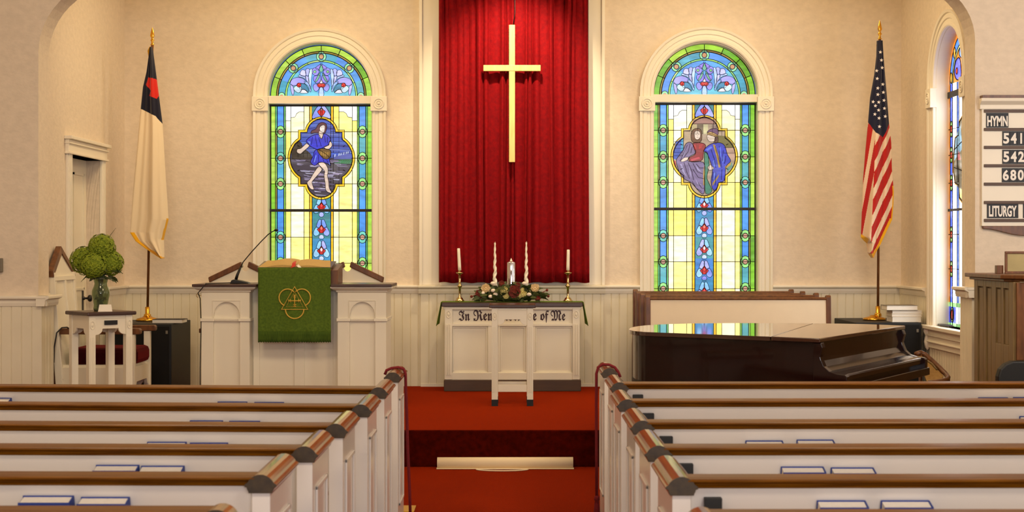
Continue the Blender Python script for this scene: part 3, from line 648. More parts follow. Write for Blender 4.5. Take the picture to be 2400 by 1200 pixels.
def back_art(fig, sd):
    def f(G): panel_art(G, fig); lunette_art(G, sd)
    return f
for name, label, c, sx, dy, fig, sd in (('window_1', 'arched stained glass window with a striding sower in a blue tunic', -WC, 754.2, 0, 'a', 1), ('window_2', 'arched stained glass window with two robed figures in its medallion', WC, 1650.6, -3.5, 'b', 2)):
    A = lambda px, py, c=c, dy=dy: (c + (px - 755) * WG / F, Z(py + dy, WG))
    root, bar = window(name, label, TB, c, WHW, WZB, Z(226 + dy, WG) - 0.0, 1, A, back_art(fig, sd), blz=(Z(260, 16.05), Z(226, 16.05)))
    bar('transom', Z(243 + dy, 16.12), Z(225 + dy, 16.12), -0.12, 0.0, M['trim'])
    bar('transom_shadow', Z(250 + dy, WG), Z(243 + dy, WG), -0.139, -0.11, M['leadbar'])  # dark strip standing in for the shadow line under the transom
    bar('saddle_bar', Z(496.5 + dy, WG), Z(490 + dy, WG), -0.139, -0.115, M['leadbar'])
    bar('sill', WZB - 0.04, WZB, -0.15, 0.07, M['trim'])
def side_art(G):
    G.dim = 0.27
    h = RHW; z1 = RZS; W_ = (255, 255, 252)
    def piece(pts, c): G.dim = 1.0 if c == W_ else 0.25; G.poly(pts, c); G.dim = 0.27
    B = lambda a, b, z0, zz, c: [piece([(s * a, z0), (s * b, z0), (s * b, zz), (s * a, zz)], c) for s in (1, -1)]
    B(h, h - 0.05, 0.97, z1, (190, 104, 24)); B(h - 0.05, h - 0.13, 1.16, z1, (44, 84, 214)); B(h - 0.13, 0.2, 1.16, z1, W_); B(0.2, 0.14, 1.16, z1, (60, 110, 220)); B(0.14, 0, 1.16, z1, W_)
    B(h, 0, 0.97, 1.16, (36, 66, 190)); B(h, 0, 1.15, 1.19, (140, 214, 120)); B(h, 0, 0.97, 1.0, (140, 210, 120)); B(0.24, 0.05, 1.0, 1.15, W_)
    for s in (1, -1):
        G.circ(s * (h - 0.12), 1.075, 0.05, (190, 230, 110), 0.012, 16, 0.07); G.circ(s * (h - 0.12), 1.075, 0.03, (210, 50, 20), 0.01, 16, 0.05)
        for a, w in ((h - 0.05, 0.012), (h - 0.13, 0.012), (0.2, 0.012), (0.14, 0.01)): G.lead([(s * a, 0.97), (s * a, z1)], w)
        for z in (1.5, 1.82, 2.3, 2.56, 2.8):
            G.circ(s * (h - 0.09), z, 0.036, (150, 220, 120), 0.01, 14, 0.075); G.circ(s * (h - 0.09), z, 0.03, (200, 50, 30), 0.01, 14, 0.035); G.lead([(s * h, z), (s * 0.14, z)], 0.008)
    med = [(0.0, 2.92), (0.14, 2.86), (0.16, 2.74), (0.28, 2.72), (0.34, 2.56), (0.34, 2.4), (0.28, 2.28), (0.16, 2.26), (0.14, 2.14), (0.0, 2.08)]
    med = med + [(-x, z) for x, z in reversed(med[1:-1])]
    G.poly(med, (236, 150, 30)); m2 = [(x * 0.92, 2.5 + (z - 2.5) * 0.95) for x, z in med]; G.poly(m2, (96, 84, 60)); G.lead(m2, 0.014, True)
    for s in (1, -1):
        G.poly([(s * 0.3, 2.5), (s * 0.25, 2.7), (s * 0.1, 2.82), (s * 0.02, 2.6)], (110, 150, 170)); G.poly([(s * 0.28, 2.46), (s * 0.24, 2.3), (s * 0.1, 2.2), (s * 0.02, 2.4)], (70, 66, 50)); G.poly([(s * 0.2, 2.5), (s * 0.15, 2.6), (s * 0.08, 2.5)], (190, 70, 70)); G.poly([(s * 0.12, 2.24), (s * 0.1, 2.16), (0, 2.12), (0, 2.22)], (190, 190, 110))
        for l in (((0.3, 2.6), (0.05, 2.66)), ((0.3, 2.44), (0.05, 2.4)), ((0.2, 2.78), (0.16, 2.3))): G.lead([(s * x, z) for x, z in l], 0.01)
    P = lambda r, a: (r * math.cos(math.radians(a)), z1 + r * math.sin(math.radians(a)))
    def ring(r0, r1, c): G.poly([P(r1, a) for a in range(0, 181, 6)] + [P(r0, a) for a in range(180, -1, -6)], c); G.lead([P(r0, a) for a in range(0, 181, 6)], 0.012)
    ring(h - 0.05, h, (190, 104, 24)); ring(h - 0.13, h - 0.05, (60, 120, 210)); ring(h - 0.16, h - 0.13, (206, 220, 150)); ring(0.02, h - 0.16, (214, 120, 20))
    for a in (8, 45, 90, 135, 172): x, z = P(h - 0.09, a); G.circ(x, z, 0.035, (214, 150, 40), 0.01, 14, 0.05)
    for s in (1, -1): G.blob([(s * 0.06, z1 + 0.04), (s * 0.2, z1 + 0.02), (s * 0.28, z1 + 0.1), (s * 0.22, z1 + 0.2), (s * 0.1, z1 + 0.2)], (84, 90, 220), 0.012, 4); G.circ(s * 0.2, z1 + 0.1, 0.03, (230, 60, 30), 0.01, 12); G.blob([(s * 0.02, z1 + 0.2), (s * 0.12, z1 + 0.24), (s * 0.1, z1 + 0.3), (0, z1 + 0.32)], (110, 150, 240), 0.01, 4)
root, bar = window('window_3', 'tall arched stained glass window in the side wall beside the organ', TR, RC, RHW, RZB, RZS, 1, lambda u, z: (RC + u, z), side_art, cw=0.15, jamb=0.14, gout=-0.12, gm='gside', blz=(3.01, 3.19))
bar('transom', 3.09, 3.15, -0.118, -0.105, M['leadbar']); bar('saddle_bar', 2.035, 2.06, -0.118, -0.109, M['leadbar'])
mb = MB(); mb.box(XS - 0.09, XS + 0.13, RC - 0.7, RC + 0.7, RZB - 0.035, RZB); mb.build('sill', M['trim'], root, bevel=0.006)
mb = MB(); mb.box(XS - 0.045, XS, RC - 0.6, RC + 0.6, RZB - 0.21, RZB - 0.035); mb.box(XS - 0.06, XS - 0.04, RC - 0.6, RC + 0.6, RZB - 0.1, RZB - 0.085); mb.box(XS - 0.06, XS - 0.04, RC - 0.6, RC + 0.6, RZB - 0.16, RZB - 0.145)
mb.build('apron', M['trim'], root, bevel=0.004)
for s in (-1, 1): MB().lathe([(0.0, -0.24), (0.02, -0.22), (0.034, -0.16), (0.02, -0.1), (0.04, -0.06), (0.036, -0.035)], (XS - 0.04, RC + s * 0.64, RZB), 12).build('bracket', M['trim'], root)

# ------------------------------------------------------------------ door in the chancel's side wall
dr = thing('door_1', 'white panelled door in a fluted casing behind the tall white chair', 'door', (-4.09, 14.615, PH), kind='structure')
mb = MB(); mb.box(-4.13, -4.09, 14.1, 15.13, PH, 2.53)
for z0, z1 in ((PH + 0.2, 1.1), (1.3, 2.4)):
    for y0, y1 in ((14.2, 14.56), (14.67, 15.03)):
        for b in ((y0, y1, z0, z0 + 0.02), (y0, y1, z1 - 0.02, z1), (y0, y0 + 0.02, z0, z1), (y1 - 0.02, y1, z0, z1)): mb.box(-4.091, -4.078, *b)
mb.build('door_leaf', M['white'], dr)
MB().box(-4.092, -4.084, 14.98, 15.03, 1.07, 1.29).build('lock_plate', M['blackm'], dr, bevel=0.003)
MB().lathe([(0.02, 0.0), (0.016, 0.012), (0.01, 0.02), (0.01, 0.04), (0.028, 0.05), (0.034, 0.065), (0.028, 0.08), (0.0, 0.086)], (0, 0, 0), 16).build('door_knob', M['blackm'], dr, local=True).matrix_local = Matrix.Translation((0.006, 0.39, 0.93)) @ Matrix.Rotation(math.pi / 2, 4, 'Y')
for y0, y1 in ((13.98, 14.1), (15.13, 15.26)):
    mb = MB(); mb.box(-XS, -XS + 0.022, y0, y1, PH, 2.54)
    for k in range(3): mb.box(-XS + 0.02, -XS + 0.032, y0 + 0.015 + k * 0.036, y0 + 0.036 + k * 0.036, PH, 2.54)
    mb.build('door_casing', M['trim'], dr, bevel=0.003)
mb = MB(); mb.box(-XS, -XS + 0.035, 13.96, 15.28, 2.53, 2.66); mb.box(-XS, -XS + 0.07, 13.93, 15.31, 2.66, 2.69); mb.box(-XS, -XS + 0.05, 13.95, 15.29, 2.53, 2.55); mb.box(-XS, -XS + 0.05, 13.95, 15.29, 2.62, 2.635)
mb.build('door_head', M['trim'], dr, bevel=0.004)
mb = MB(); mb.box(-XS - 0.14, -XS, 14.09, 14.1, PH, 2.53); mb.box(-XS - 0.14, -XS, 15.13, 15.14, PH, 2.53); mb.box(-XS - 0.14, -XS, 14.1, 15.13, 2.53, 2.54)
mb.build('door_jamb', M['trim'], dr)
# ------------------------------------------------------------------ red curtain and cross
def curtain(name, label, px0, px1, seed, flare=0.0):
    rn = random.Random(seed); d = 15.955
    root = thing(name, label, 'curtain', (X((px0 + px1) / 2, d), d, Z(662, d)), group='red velvet curtain panels')
    x0, x1 = X(px0, d), X(px1, d); NU = 150; NZ = 26; z0, z1 = Z(662, d), CH - 0.05
    folds = []; u = 0.0
    while u < 1: w = rn.choice((0.05, 0.07, 0.09, 0.13)) * rn.uniform(0.85, 1.2); folds.append((u, w, rn.choice((0.02, 0.035, 0.06)) * rn.uniform(0.8, 1.2))); u += w
    def off(u, t):
        for a, w, h in folds:
            if a <= u < a + w: return h * math.sin(math.pi * (u - a) / w) ** 0.8 * (1 - 0.25 * math.sin(3 * t + a * 20)) + 0.006 * math.sin(40 * u + 2 * t)
        return 0.0
    P = []
    for i in range(NU + 1):
        u = i / NU; row = []
        for j in range(NZ + 1):
            t = j / NZ; uu = min(0.9999, max(0, u + 0.008 * math.sin(4 * t + u * 9)))
            row.append((x0 + (x1 - x0) * u + flare * (0.5 - t) * u * (0 if u < 0.8 else (u - 0.8) * 5), d - off(uu, t), z0 + (z1 - z0) * t + (0.006 * math.sin(u * 25) if j == 0 else 0)))
        P.append(row)
    MB().grid(P).build('drape', M['velvet'], root, solid=0.004)
    n = MB()
    n.tube([(x0, d + 0.03, z1 + 0.01), (x1, d + 0.03, z1 + 0.01)], 0.015, 8); n.build('rod', M['brass'], root)
curtain('curtain', 'red velvet curtain panel hanging nearer the sower window', 1029, 1204, 4)
curtain('curtain', 'red velvet curtain panel hanging nearer the window with two robed figures', 1204, 1379, 9, 0.02)
DC = 15.83
cr = thing('cross', 'large pale gold wooden cross hung before the red curtain', 'cross', (X(1200, DC), DC, Z(380, DC)))
MB().box(X(1193, DC), X(1207, DC), DC, DC + 0.042, Z(380, DC), Z(58, DC)).build('upright', M['cross'], cr, bevel=0.003)
MB().box(X(1133, DC), X(1267, DC), DC - 0.004, DC + 0.04, Z(166.5, DC), Z(152.5, DC)).build('crossbar', M['cross'], cr, bevel=0.003)
MB().tube([W(1202, 60, DC + 0.02), W(1207, 30, DC + 0.02), (X(1206, DC), DC + 0.02, 4.6)], 0.004, 6).build('hanging_wire', M['blackm'], cr)

# ------------------------------------------------------------------ communion table and what stands on it
TD = 15.48; tx = lambda p: X(p, TD); tz = lambda p: Z(p, TD); TT = tz(709.5)
ct = thing('communion_table', 'wide white communion table with dark top and blackletter lettering', 'table', (tx(1200), TD + 0.2, PH))
MB().box(tx(1035), tx(1366), TD, TD + 0.42, tz(719), TT).build('table_top', M['dark'], ct, bevel=0.006)
mb = MB(); mb.box(tx(1042), tx(1359), TD + 0.06, TD + 0.4, PH, tz(719)); mb.box(tx(1039), tx(1362), TD + 0.025, TD + 0.4, tz(726), tz(719)); mb.box(tx(1046), tx(1355), TD + 0.03, TD + 0.06, tz(765), tz(758)); mb.box(tx(1044), tx(1357), TD + 0.03, TD + 0.06, tz(891), tz(874))
for a, b in ((1042, 1060), (1143, 1172), (1232, 1255), (1342, 1359)): mb.box(tx(a), tx(b), TD + 0.035, TD + 0.062, tz(876), tz(764))
for a, b in ((1060, 1143), (1172, 1232), (1255, 1342)): inset_frame(mb, tx(a), tx(b), tz(875), tz(765), 0.018, TD + 0.048, TD + 0.062)
mb.build('table_body', M['white'], ct, bevel=0.004)
for a, b in ((1042, 1060), (1342, 1359)):
    mb = MB(); mb.box(tx(a), tx(b), TD + 0.02, TD + 0.05, tz(890), tz(722))
    for k in range(3): q = a + 3.5 + k * 4.2; mb.box(tx(q), tx(q + 2.2), TD + 0.012, TD + 0.03, tz(880), tz(760))
    m = (a + b) / 2
    mb.tube([(tx(m + 5 * math.cos(t * math.pi / 10)), TD + 0.018, tz(737 + 8 * math.sin(t * math.pi / 10))) for t in range(20)], 0.005, 6, closed=True); mb.ell((tx(m), TD + 0.018, tz(737)), (0.012, 0.006, 0.02), 10, 6)
    mb.build('pilaster', M['white'], ct, bevel=0.002)
MB().box(tx(1040), tx(1362), TD + 0.01, TD + 0.41, PH, tz(891)).build('plinth', M['plinth'], ct, bevel=0.006)
fr = lambda s: ''.join(chr(0x1D56C + ord(c) - 65) if c.isupper() else chr(0x1D586 + ord(c) - 97) for c in s)
mb = MB()
for body, a, b, t, bt in (('In', 1074.5, 1101, 728, 753), ('Remembrance', 1109, 1258, 726.5, 753), ('of', 1266.5, 1287, 728, 757), ('Me', 1291, 1325.5, 727.5, 753)):
    v, f = text_mesh(fr(body), tx(a), tx(b), tz(bt), tz(t), TD + 0.06, 0.012, 0.003); mb.add(v, f)
mb.build('lettering', M['blackletter'], ct, recalc=False)
cl = thing('altar_cloth', 'green cloth hanging over both ends of the communion table', 'cloth', (tx(1200), TD + 0.2, TT))
MB().box(tx(1033), tx(1368), TD + 0.12, TD + 0.40, TT + 0.001, TT + 0.004).build('cloth_top', M['green'], cl)
for s, a, b in ((-1, 1034, 1031), (1, 1367, 1370)):
    P = []
    for i in range(13):
        u = i / 12; row = []
        for j in range(9):
            t = j / 8; row.append((tx(a) + s * (0.004 + 0.035 * t + 0.012 * math.sin(u * 9 + t) * t), TD + 0.05 + 0.35 * u, TT + 0.004 - t * (0.235 - 0.05 * u) if True else 0))
        P.append(row)
    MB().grid(P).build('cloth_drop', M['green'], cl, solid=0.005)
def candlestick(px, d, zt):
    c = thing('candlestick', 'brass candlestick holding a plain white taper at the %s end of the communion table' % ('pulpit' if px < 1200 else 'piano'), 'candlestick', (X(px, d), d, zt), group=None)
    k = d / F
    MB().lathe([(0.0, 0), (11 * k, 0), (11 * k, 2 * k), (9 * k, 4 * k), (7 * k, 8 * k), (3.6 * k, 10 * k), (2.6 * k, 14 * k), (2.6 * k, 32 * k), (5 * k, 33.5 * k), (5.6 * k, 36 * k), (5 * k, 38 * k), (2.8 * k, 40 * k), (2.8 * k, 62 * k), (4 * k, 64 * k), (9 * k, 66 * k), (9.4 * k, 68 * k), (4 * k, 68.5 * k), (4 * k, 73 * k), (3.4 * k, 73 * k)], (X(px, d), d, zt), 20).build('holder', M['brass'], c)
    return c
ZT = TT + 0.004
for px, top in ((1077.5, 582), (1331, 585)):
    d = TD + 0.27; candlestick(px, d, ZT); k = d / F
    zb = ZT + 70 * k; zt = Z(top, d); x = X(px, d)
    tp = thing('candle', 'plain white taper standing in the brass candlestick at the %s end' % ('pulpit' if px < 1200 else 'piano'), 'candle', (x, d, zb), group='plain white tapers')
    lean = (-0.012 if px < 1200 else 0.004)
    MB().tube([(x + lean * t, d, zb + (zt - zb) * t) for t in (0, 0.25, 0.5, 0.75, 0.97, 1)], [0.0165, 0.0165, 0.016, 0.0155, 0.015, 0.012], 14).build('wax', M['candle'], tp)
    MB().tube([(x + lean, d, zt), (x + lean, d, zt + 0.008)], 0.0015, 6).build('wick', M['blackm'], tp)
FD = TD + 0.22; fk = FD / F
for px, base, top in ((1160, 662, 569), (1233.5, 662, 568)):
    x = X(px, FD); zb = ZT + 0.05; zt = Z(top, FD)
    sp = thing('twisted_candle', 'cream spiral twisted candle rising from the flowers, %s of the clear pillar' % ('pulpit side' if px < 1200 else 'piano side'), 'candle', (x, FD, zb))
    P = []; n = 64; seg = 16
    for i in range(n + 1):
        t = i / n; z = zb + 0.10 + (zt - zb - 0.10) * t; r = 0.0195 * (1 - 0.62 * t); row = []
        for s in range(seg + 1):
            a = 2 * math.pi * s / seg; rr = r * (1 + 0.2 * math.cos(2 * (a - t * 22)))
            row.append((x + rr * math.cos(a) + 0.006 * math.sin(t * 22) * (1 - t), FD + rr * math.sin(a), z))
        P.append(row)
    MB().grid(P).build('wax', M['candle'], sp)
    MB().tube([(x, FD, zt - 0.004), (x + 0.002, FD, zt + 0.01)], 0.0018, 6).build('wick', M['candle'], sp)
    MB().lathe([(0.02, 0), (0.022, 0.05), (0.026, 0.1), (0.02, 0.11)], (x, FD, zb), 14).build('cup', M['blackm'], sp)
pc = thing('pillar_candle', 'clear silvery oil candle standing in the middle of the flowers', 'candle', (X(1198, FD), FD, ZT))
x = X(1198, FD)
MB().lathe([(0.0, 0), (0.046, 0), (0.048, 0.01), (0.048, Z(613, FD) - ZT - 0.012), (0.044, Z(613, FD) - ZT), (0.012, Z(613, FD) - ZT + 0.002), (0.0, Z(613, FD) - ZT + 0.002)], (x, FD, ZT), 28).build('pillar', M['silver'], pc)
MB().lathe([(0.012, 0), (0.012, 0.008), (0.005, 0.02), (0.0, 0.032)], (x, FD, Z(612, FD)), 12).build('wick_holder', M['candle'], pc)
fa = thing('floral_centerpiece', 'low arrangement of rust and cream silk flowers on the communion table', 'flowers', (X(1197, FD), FD, ZT))
rn = random.Random(7)
def leaf(mb, p, yaw, pit, l, w):
    d = Vector((math.cos(yaw) * math.cos(pit), math.sin(yaw) * math.cos(pit), math.sin(pit))); s = d.cross(Vector((0, 0, 1))); s.normalize(); u = s.cross(d); p = Vector(p); ro = rn.uniform(0.5, 1.5) * rn.choice((-1, 1)); s, u = s * math.cos(ro) + u * math.sin(ro), u * math.cos(ro) - s * math.sin(ro)
    pr = ((0, 0.1), (0.2, 0.7), (0.35, 0.85), (0.45, 0.6), (0.6, 0.75), (0.8, 0.35), (1, 0.02)); vs = []
    for t, k in pr: c = p + d * l * t - Vector((0, 0, 1)) * l * 0.25 * t * t; vs += [c + s * w * k + u * 0.15 * w, c, c - s * w * k + u * 0.15 * w]
    fs = []
    for i in range(len(pr) - 1):
        a = i * 3; fs += [(a, a + 1, a + 4, a + 3), (a + 1, a + 2, a + 5, a + 4)]
    mb.add(vs, fs, 0, True)
mb = MB()
for i in range(240):
    u = rn.uniform(-1, 1); x = X(1197 + 74 * u, FD); h = 0.165 * math.sqrt(max(0, 1 - u * u * 0.85)); z = ZT + rn.uniform(0.02, max(0.03, h)); y = FD + rn.uniform(-0.15, 0.1)
    yaw = rn.uniform(0, 6.28) if abs(u) < 0.7 else (rn.uniform(-0.9, 0.9) if u > 0 else math.pi + rn.uniform(-0.9, 0.9))
    leaf(mb, (x, y, z), yaw, rn.uniform(-0.2, 0.8), rn.uniform(0.06, 0.115), rn.uniform(0.018, 0.034))
mb.ell((X(1197, FD), FD, ZT + 0.04), (0.24, 0.1, 0.04), 20, 8, wob=0.4)
mb.build('foliage', M['leaf'], fa)
def bloom(nm, px, py, r, m, petals=9, layers=3, open_=1.0, y=FD - 0.1):
    c = Vector(W(px, py, y)); mb = MB()
    for L in range(layers):
        for k in range(petals - 2 * L if petals - 2 * L > 3 else 3):
            a = 2 * math.pi * k / max(3, petals - 2 * L) + L * 0.7; rr = r * (1 - 0.26 * L) * rn.uniform(0.88, 1.1)
            up = Vector((math.cos(a), 0, math.sin(a))); sd = Vector((-math.sin(a), 0, math.cos(a))); f = Vector((0, -1, 0)); vs = []
            for i in range(5):
                t = i / 4; wd = rr * 0.5 * math.sin(math.pi * (0.12 + 0.78 * t))
                for q in (-1, 0, 1): vs.append(c + up * rr * t * open_ + sd * wd * q + f * (0.012 * L + rr * 0.35 * (t * (1.5 - t)) + (0.12 * rr if q else 0)))
            fs = [(i * 3 + q, i * 3 + q + 1, i * 3 + q + 4, i * 3 + q + 3) for i in range(4) for q in range(2)]
            mb.add(vs, fs, 0, True)
    mb.ell(tuple(c + Vector((0, -0.02, 0))), r * 0.3, 10, 6); mb.build(nm, m, fa)
bloom('rose', 1205, 684, 0.062, M['rustf'], 10, 4, 1, FD - 0.13)
for px, py, r, m in ((1139, 675, 0.045, 'creamf'), (1254, 675, 0.045, 'creamf'), (1124, 688, 0.04, 'rustf'), (1131, 698, 0.035, 'rustf'), (1182, 681, 0.046, 'yellowf'), (1186, 694, 0.03, 'yellowf'), (1225, 685, 0.046, 'yellowf'), (1218, 692, 0.03, 'yellowf'), (1176, 664, 0.03, 'rustf'), (1214, 668, 0.03, 'rustf'), (1260, 699, 0.03, 'rustf')):
    bloom('flower_head', px, py, r, M[m], 8, 3, 1, FD - 0.11)
for px, py in ((1150, 695), (1161, 690), (1131, 687), (1240, 690), (1156, 681), (1155, 664), (1229, 664)):
    MB().ell(W(px, py, FD - 0.13), (0.024, 0.02, 0.018), 12, 8).build('bud', M['whitef'], fa)
for px, py, p2, q2 in ((1105, 695, 1128, 690), (1285, 694, 1262, 692), (1282, 680, 1262, 694)):
    mb = MB(); mb.tube([W(p2, q2, FD - 0.08), W((px + p2) / 2, (py + q2) / 2 - 2, FD - 0.08), W(px, py, FD - 0.08)], 0.004, 6); mb.ell(W(px, py, FD - 0.08), (0.013, 0.012, 0.014), 8, 6); mb.build('berry_sprig', M['rustf'], fa)

# ------------------------------------------------------------------ small white side tables
def side_table(name, label, loc, rz, w=0.41, h=0.905, plaque=False):
    t = thing(name, label, 'table', loc, rz); a = w / 2; l = 0.055; b = a - 0.02
    MB().box(-a - 0.005, a + 0.005, -a - 0.005, a + 0.005, h - 0.03, h).build('table_top', M['dark'], t, local=True, bevel=0.009)
    for k in range(4):
        mb = MB(); sx = (-1, 1)[k % 2]; sy = (-1, 1)[k // 2]
        x0, x1 = sorted((sx * b, sx * (b - l))); y0, y1 = sorted((sy * b, sy * (b - l)))
        mb.box(x0, x1, y0, y1, 0.055, h - 0.03)
        for q in range(3): u = x0 + 0.010 + q * 0.0145; yy = sy * b; mb.box(u, u + 0.006, min(yy, yy + sy * 0.004), max(yy, yy + sy * 0.004), 0.12, h - 0.2)
        xc = (x0 + x1) / 2
        mb.tube([(xc + 0.017 * math.cos(i * math.pi / 8), sy * (b + 0.002), h - 0.105 + 0.032 * math.sin(i * math.pi / 8)) for i in range(16)], 0.004, 5, closed=True); mb.ell((xc, sy * (b + 0.001), h - 0.105), (0.009, 0.005, 0.016), 8, 6)
        o = mb.build('leg', M['white'], t, local=True, bevel=0.002)
        MB().box(x0 - 0.001, x1 + 0.001, y0 - 0.001, y1 + 0.001, 0, 0.058).build('foot', M['black'], o, local=True)
    i0 = b - l
    for k in range(4):
        pts = [(-i0, h - 0.03), (-i0, h - 0.185), (-i0 + 0.012, h - 0.182)] + [(-i0 + 0.012 + 0.05 * math.sin(t * math.pi / 12), h - 0.135 - 0.047 * math.cos(t * math.pi / 12)) for t in range(1, 7)]
        pts = pts + [(-x, z) for x, z in reversed(pts)]
        mb = MB(); mb.prism(pts, 'y', -b + 0.006, -b + 0.024)
        if k == 0: mb.box(-i0, i0, -b + 0.002, -b + 0.008, h - 0.055, h - 0.045)
        R = Matrix.Rotation(k * math.pi / 2, 4, 'Z'); mb.v = [tuple(R @ Vector(p)) for p in mb.v]
        mb.build('apron', M['white'], t, local=True, bevel=0.002)
    for k in (0, 2):
        R = Matrix.Rotation(k * math.pi / 2, 4, 'Z'); mb = MB().box(-i0, i0, -b + 0.01, -b + 0.04, 0.125, 0.19); mb.v = [tuple(R @ Vector(p)) for p in mb.v]
        mb.build('stretcher', M['white'], t, local=True, bevel=0.003)
    if plaque: MB().box(-0.055, 0.055, -b - 0.004, -b + 0.008, h - 0.105, h - 0.07).build('name_plate', M['blackm'], t, local=True, bevel=0.002)
    return t
st1 = side_table('stand_table', 'small white square table with dark feet before the communion table', (X(1201, 14.06), 14.06 + 0.185, PH), 0.0)
FX, FY = X(236, 12.66), 12.66
st2 = side_table('stand_table', 'small white table holding the vase of green flowers', (FX, FY, PH), math.radians(40), plaque=True)

# vase of hydrangeas, name card
FZ = PH + 0.905
vs = thing('vase', 'curved green glass vase full of stems on the small white table', 'vase', (FX, FY, FZ)); k = 12.66 / F
prof = [(15, 0), (16, 2), (17, 6), (16, 14), (18, 26), (21, 38), (20.5, 47), (16, 58), (14.5, 64), (17, 73), (20, 79)]
MB().lathe([(0, 0.0)] + [(r * k, z * k) for r, z in prof] + [((r - 1.2) * k, z * k) for r, z in reversed(prof[1:])] + [(0, 2.5 * k)], (FX, FY, FZ), 28).build('glass', M['vase'], vs)
hy = thing('hydrangea_bunch', 'bunch of four lime green hydrangea heads in the glass vase', 'flowers', (FX, FY, FZ + 0.05))
rn = random.Random(12)
for px, py, r, dy in ((197, 610, 33, 0.02), (238, 580, 31, 0.0), (226, 621, 30, -0.09), (258, 617, 29, 0.02), (240, 600, 26, 0.10)):
    c = Vector((X(px, FY), FY + dy, Z(py, FY))); R = r * k; mb = MB(); mb.ell(tuple(c), R * 0.8, 14, 9, wob=0.1)
    for i in range(190):
        zz = 1 - 2 * (i + 0.5) / 190; a = i * 2.39996; n = Vector((math.sqrt(1 - zz * zz) * math.cos(a), math.sqrt(1 - zz * zz) * math.sin(a), zz))
        q = c + n * R * rn.uniform(0.84, 1.03); t1 = n.cross(Vector((0.3, 0.2, 0.9))); t1.normalize(); t2 = n.cross(t1); a0 = rn.uniform(0, 1.5)
        for m4 in range(4):
            w = a0 + m4 * math.pi / 2; e = t1 * math.cos(w) + t2 * math.sin(w); g = n.cross(e); s = R * 0.17
            mb.add([q, q + e * s * 0.6 + g * s * 0.5 + n * s * 0.3, q + e * s * 1.2 + n * s * 0.1, q + e * s * 0.6 - g * s * 0.5 + n * s * 0.3], [(0, 1, 2, 3)], 0)
    mb.build('flower_head', M['hyd'], hy, recalc=False)
for i in range(7):
    a = i * 0.9; MB().tube([(FX + 0.025 * math.cos(a), FY + 0.025 * math.sin(a), FZ + 0.025), (FX - 0.02 * math.cos(a), FY - 0.02 * math.sin(a), FZ + 0.16), (FX + 0.012 * math.cos(a + 1), FY + 0.012 * math.sin(a + 1), FZ + 0.24), (FX + 0.07 * math.cos(a), FY + 0.05 * math.sin(a), FZ + 0.40)], 0.0085, 7).build('stem', M['leaf'], hy)
mb = MB()
for i in range(60): leaf(mb, (FX + rn.uniform(-0.1, 0.1), FY + rn.uniform(-0.06, 0.06), FZ + rn.uniform(0.27, 0.38)), rn.uniform(0, 6.28), rn.uniform(-0.5, 0.5), rn.uniform(0.06, 0.12), rn.uniform(0.012, 0.03))
for i in range(24): leaf(mb, (FX + rn.uniform(-0.03, 0.03), FY + rn.uniform(-0.03, 0.03), FZ + rn.uniform(0.05, 0.17)), rn.uniform(0, 6.28), rn.uniform(-1, 1), 0.03, 0.012)
mb.build('leaves', M['leaf'], hy)
MB().tube([(FX + 0.03, FY, FZ + 0.5), W(258, 552, FY), W(272, 534, FY)], [0.003, 0.0025, 0.001], 6).build('grass_blade', M['leaf'], hy)
cd = thing('name_card', 'small folded white card in front of the vase', 'card', (FX + 0.07, FY - 0.13, FZ), math.radians(14))
for s in (-1, 1): MB().add([(-0.055, s * 0.03, 0), (0.055, s * 0.03, 0), (0.045, 0, 0.055), (-0.045, 0, 0.055)], [(0, 1, 2, 3)]).build('flap', M['page'], cd, local=True, solid=0.001)

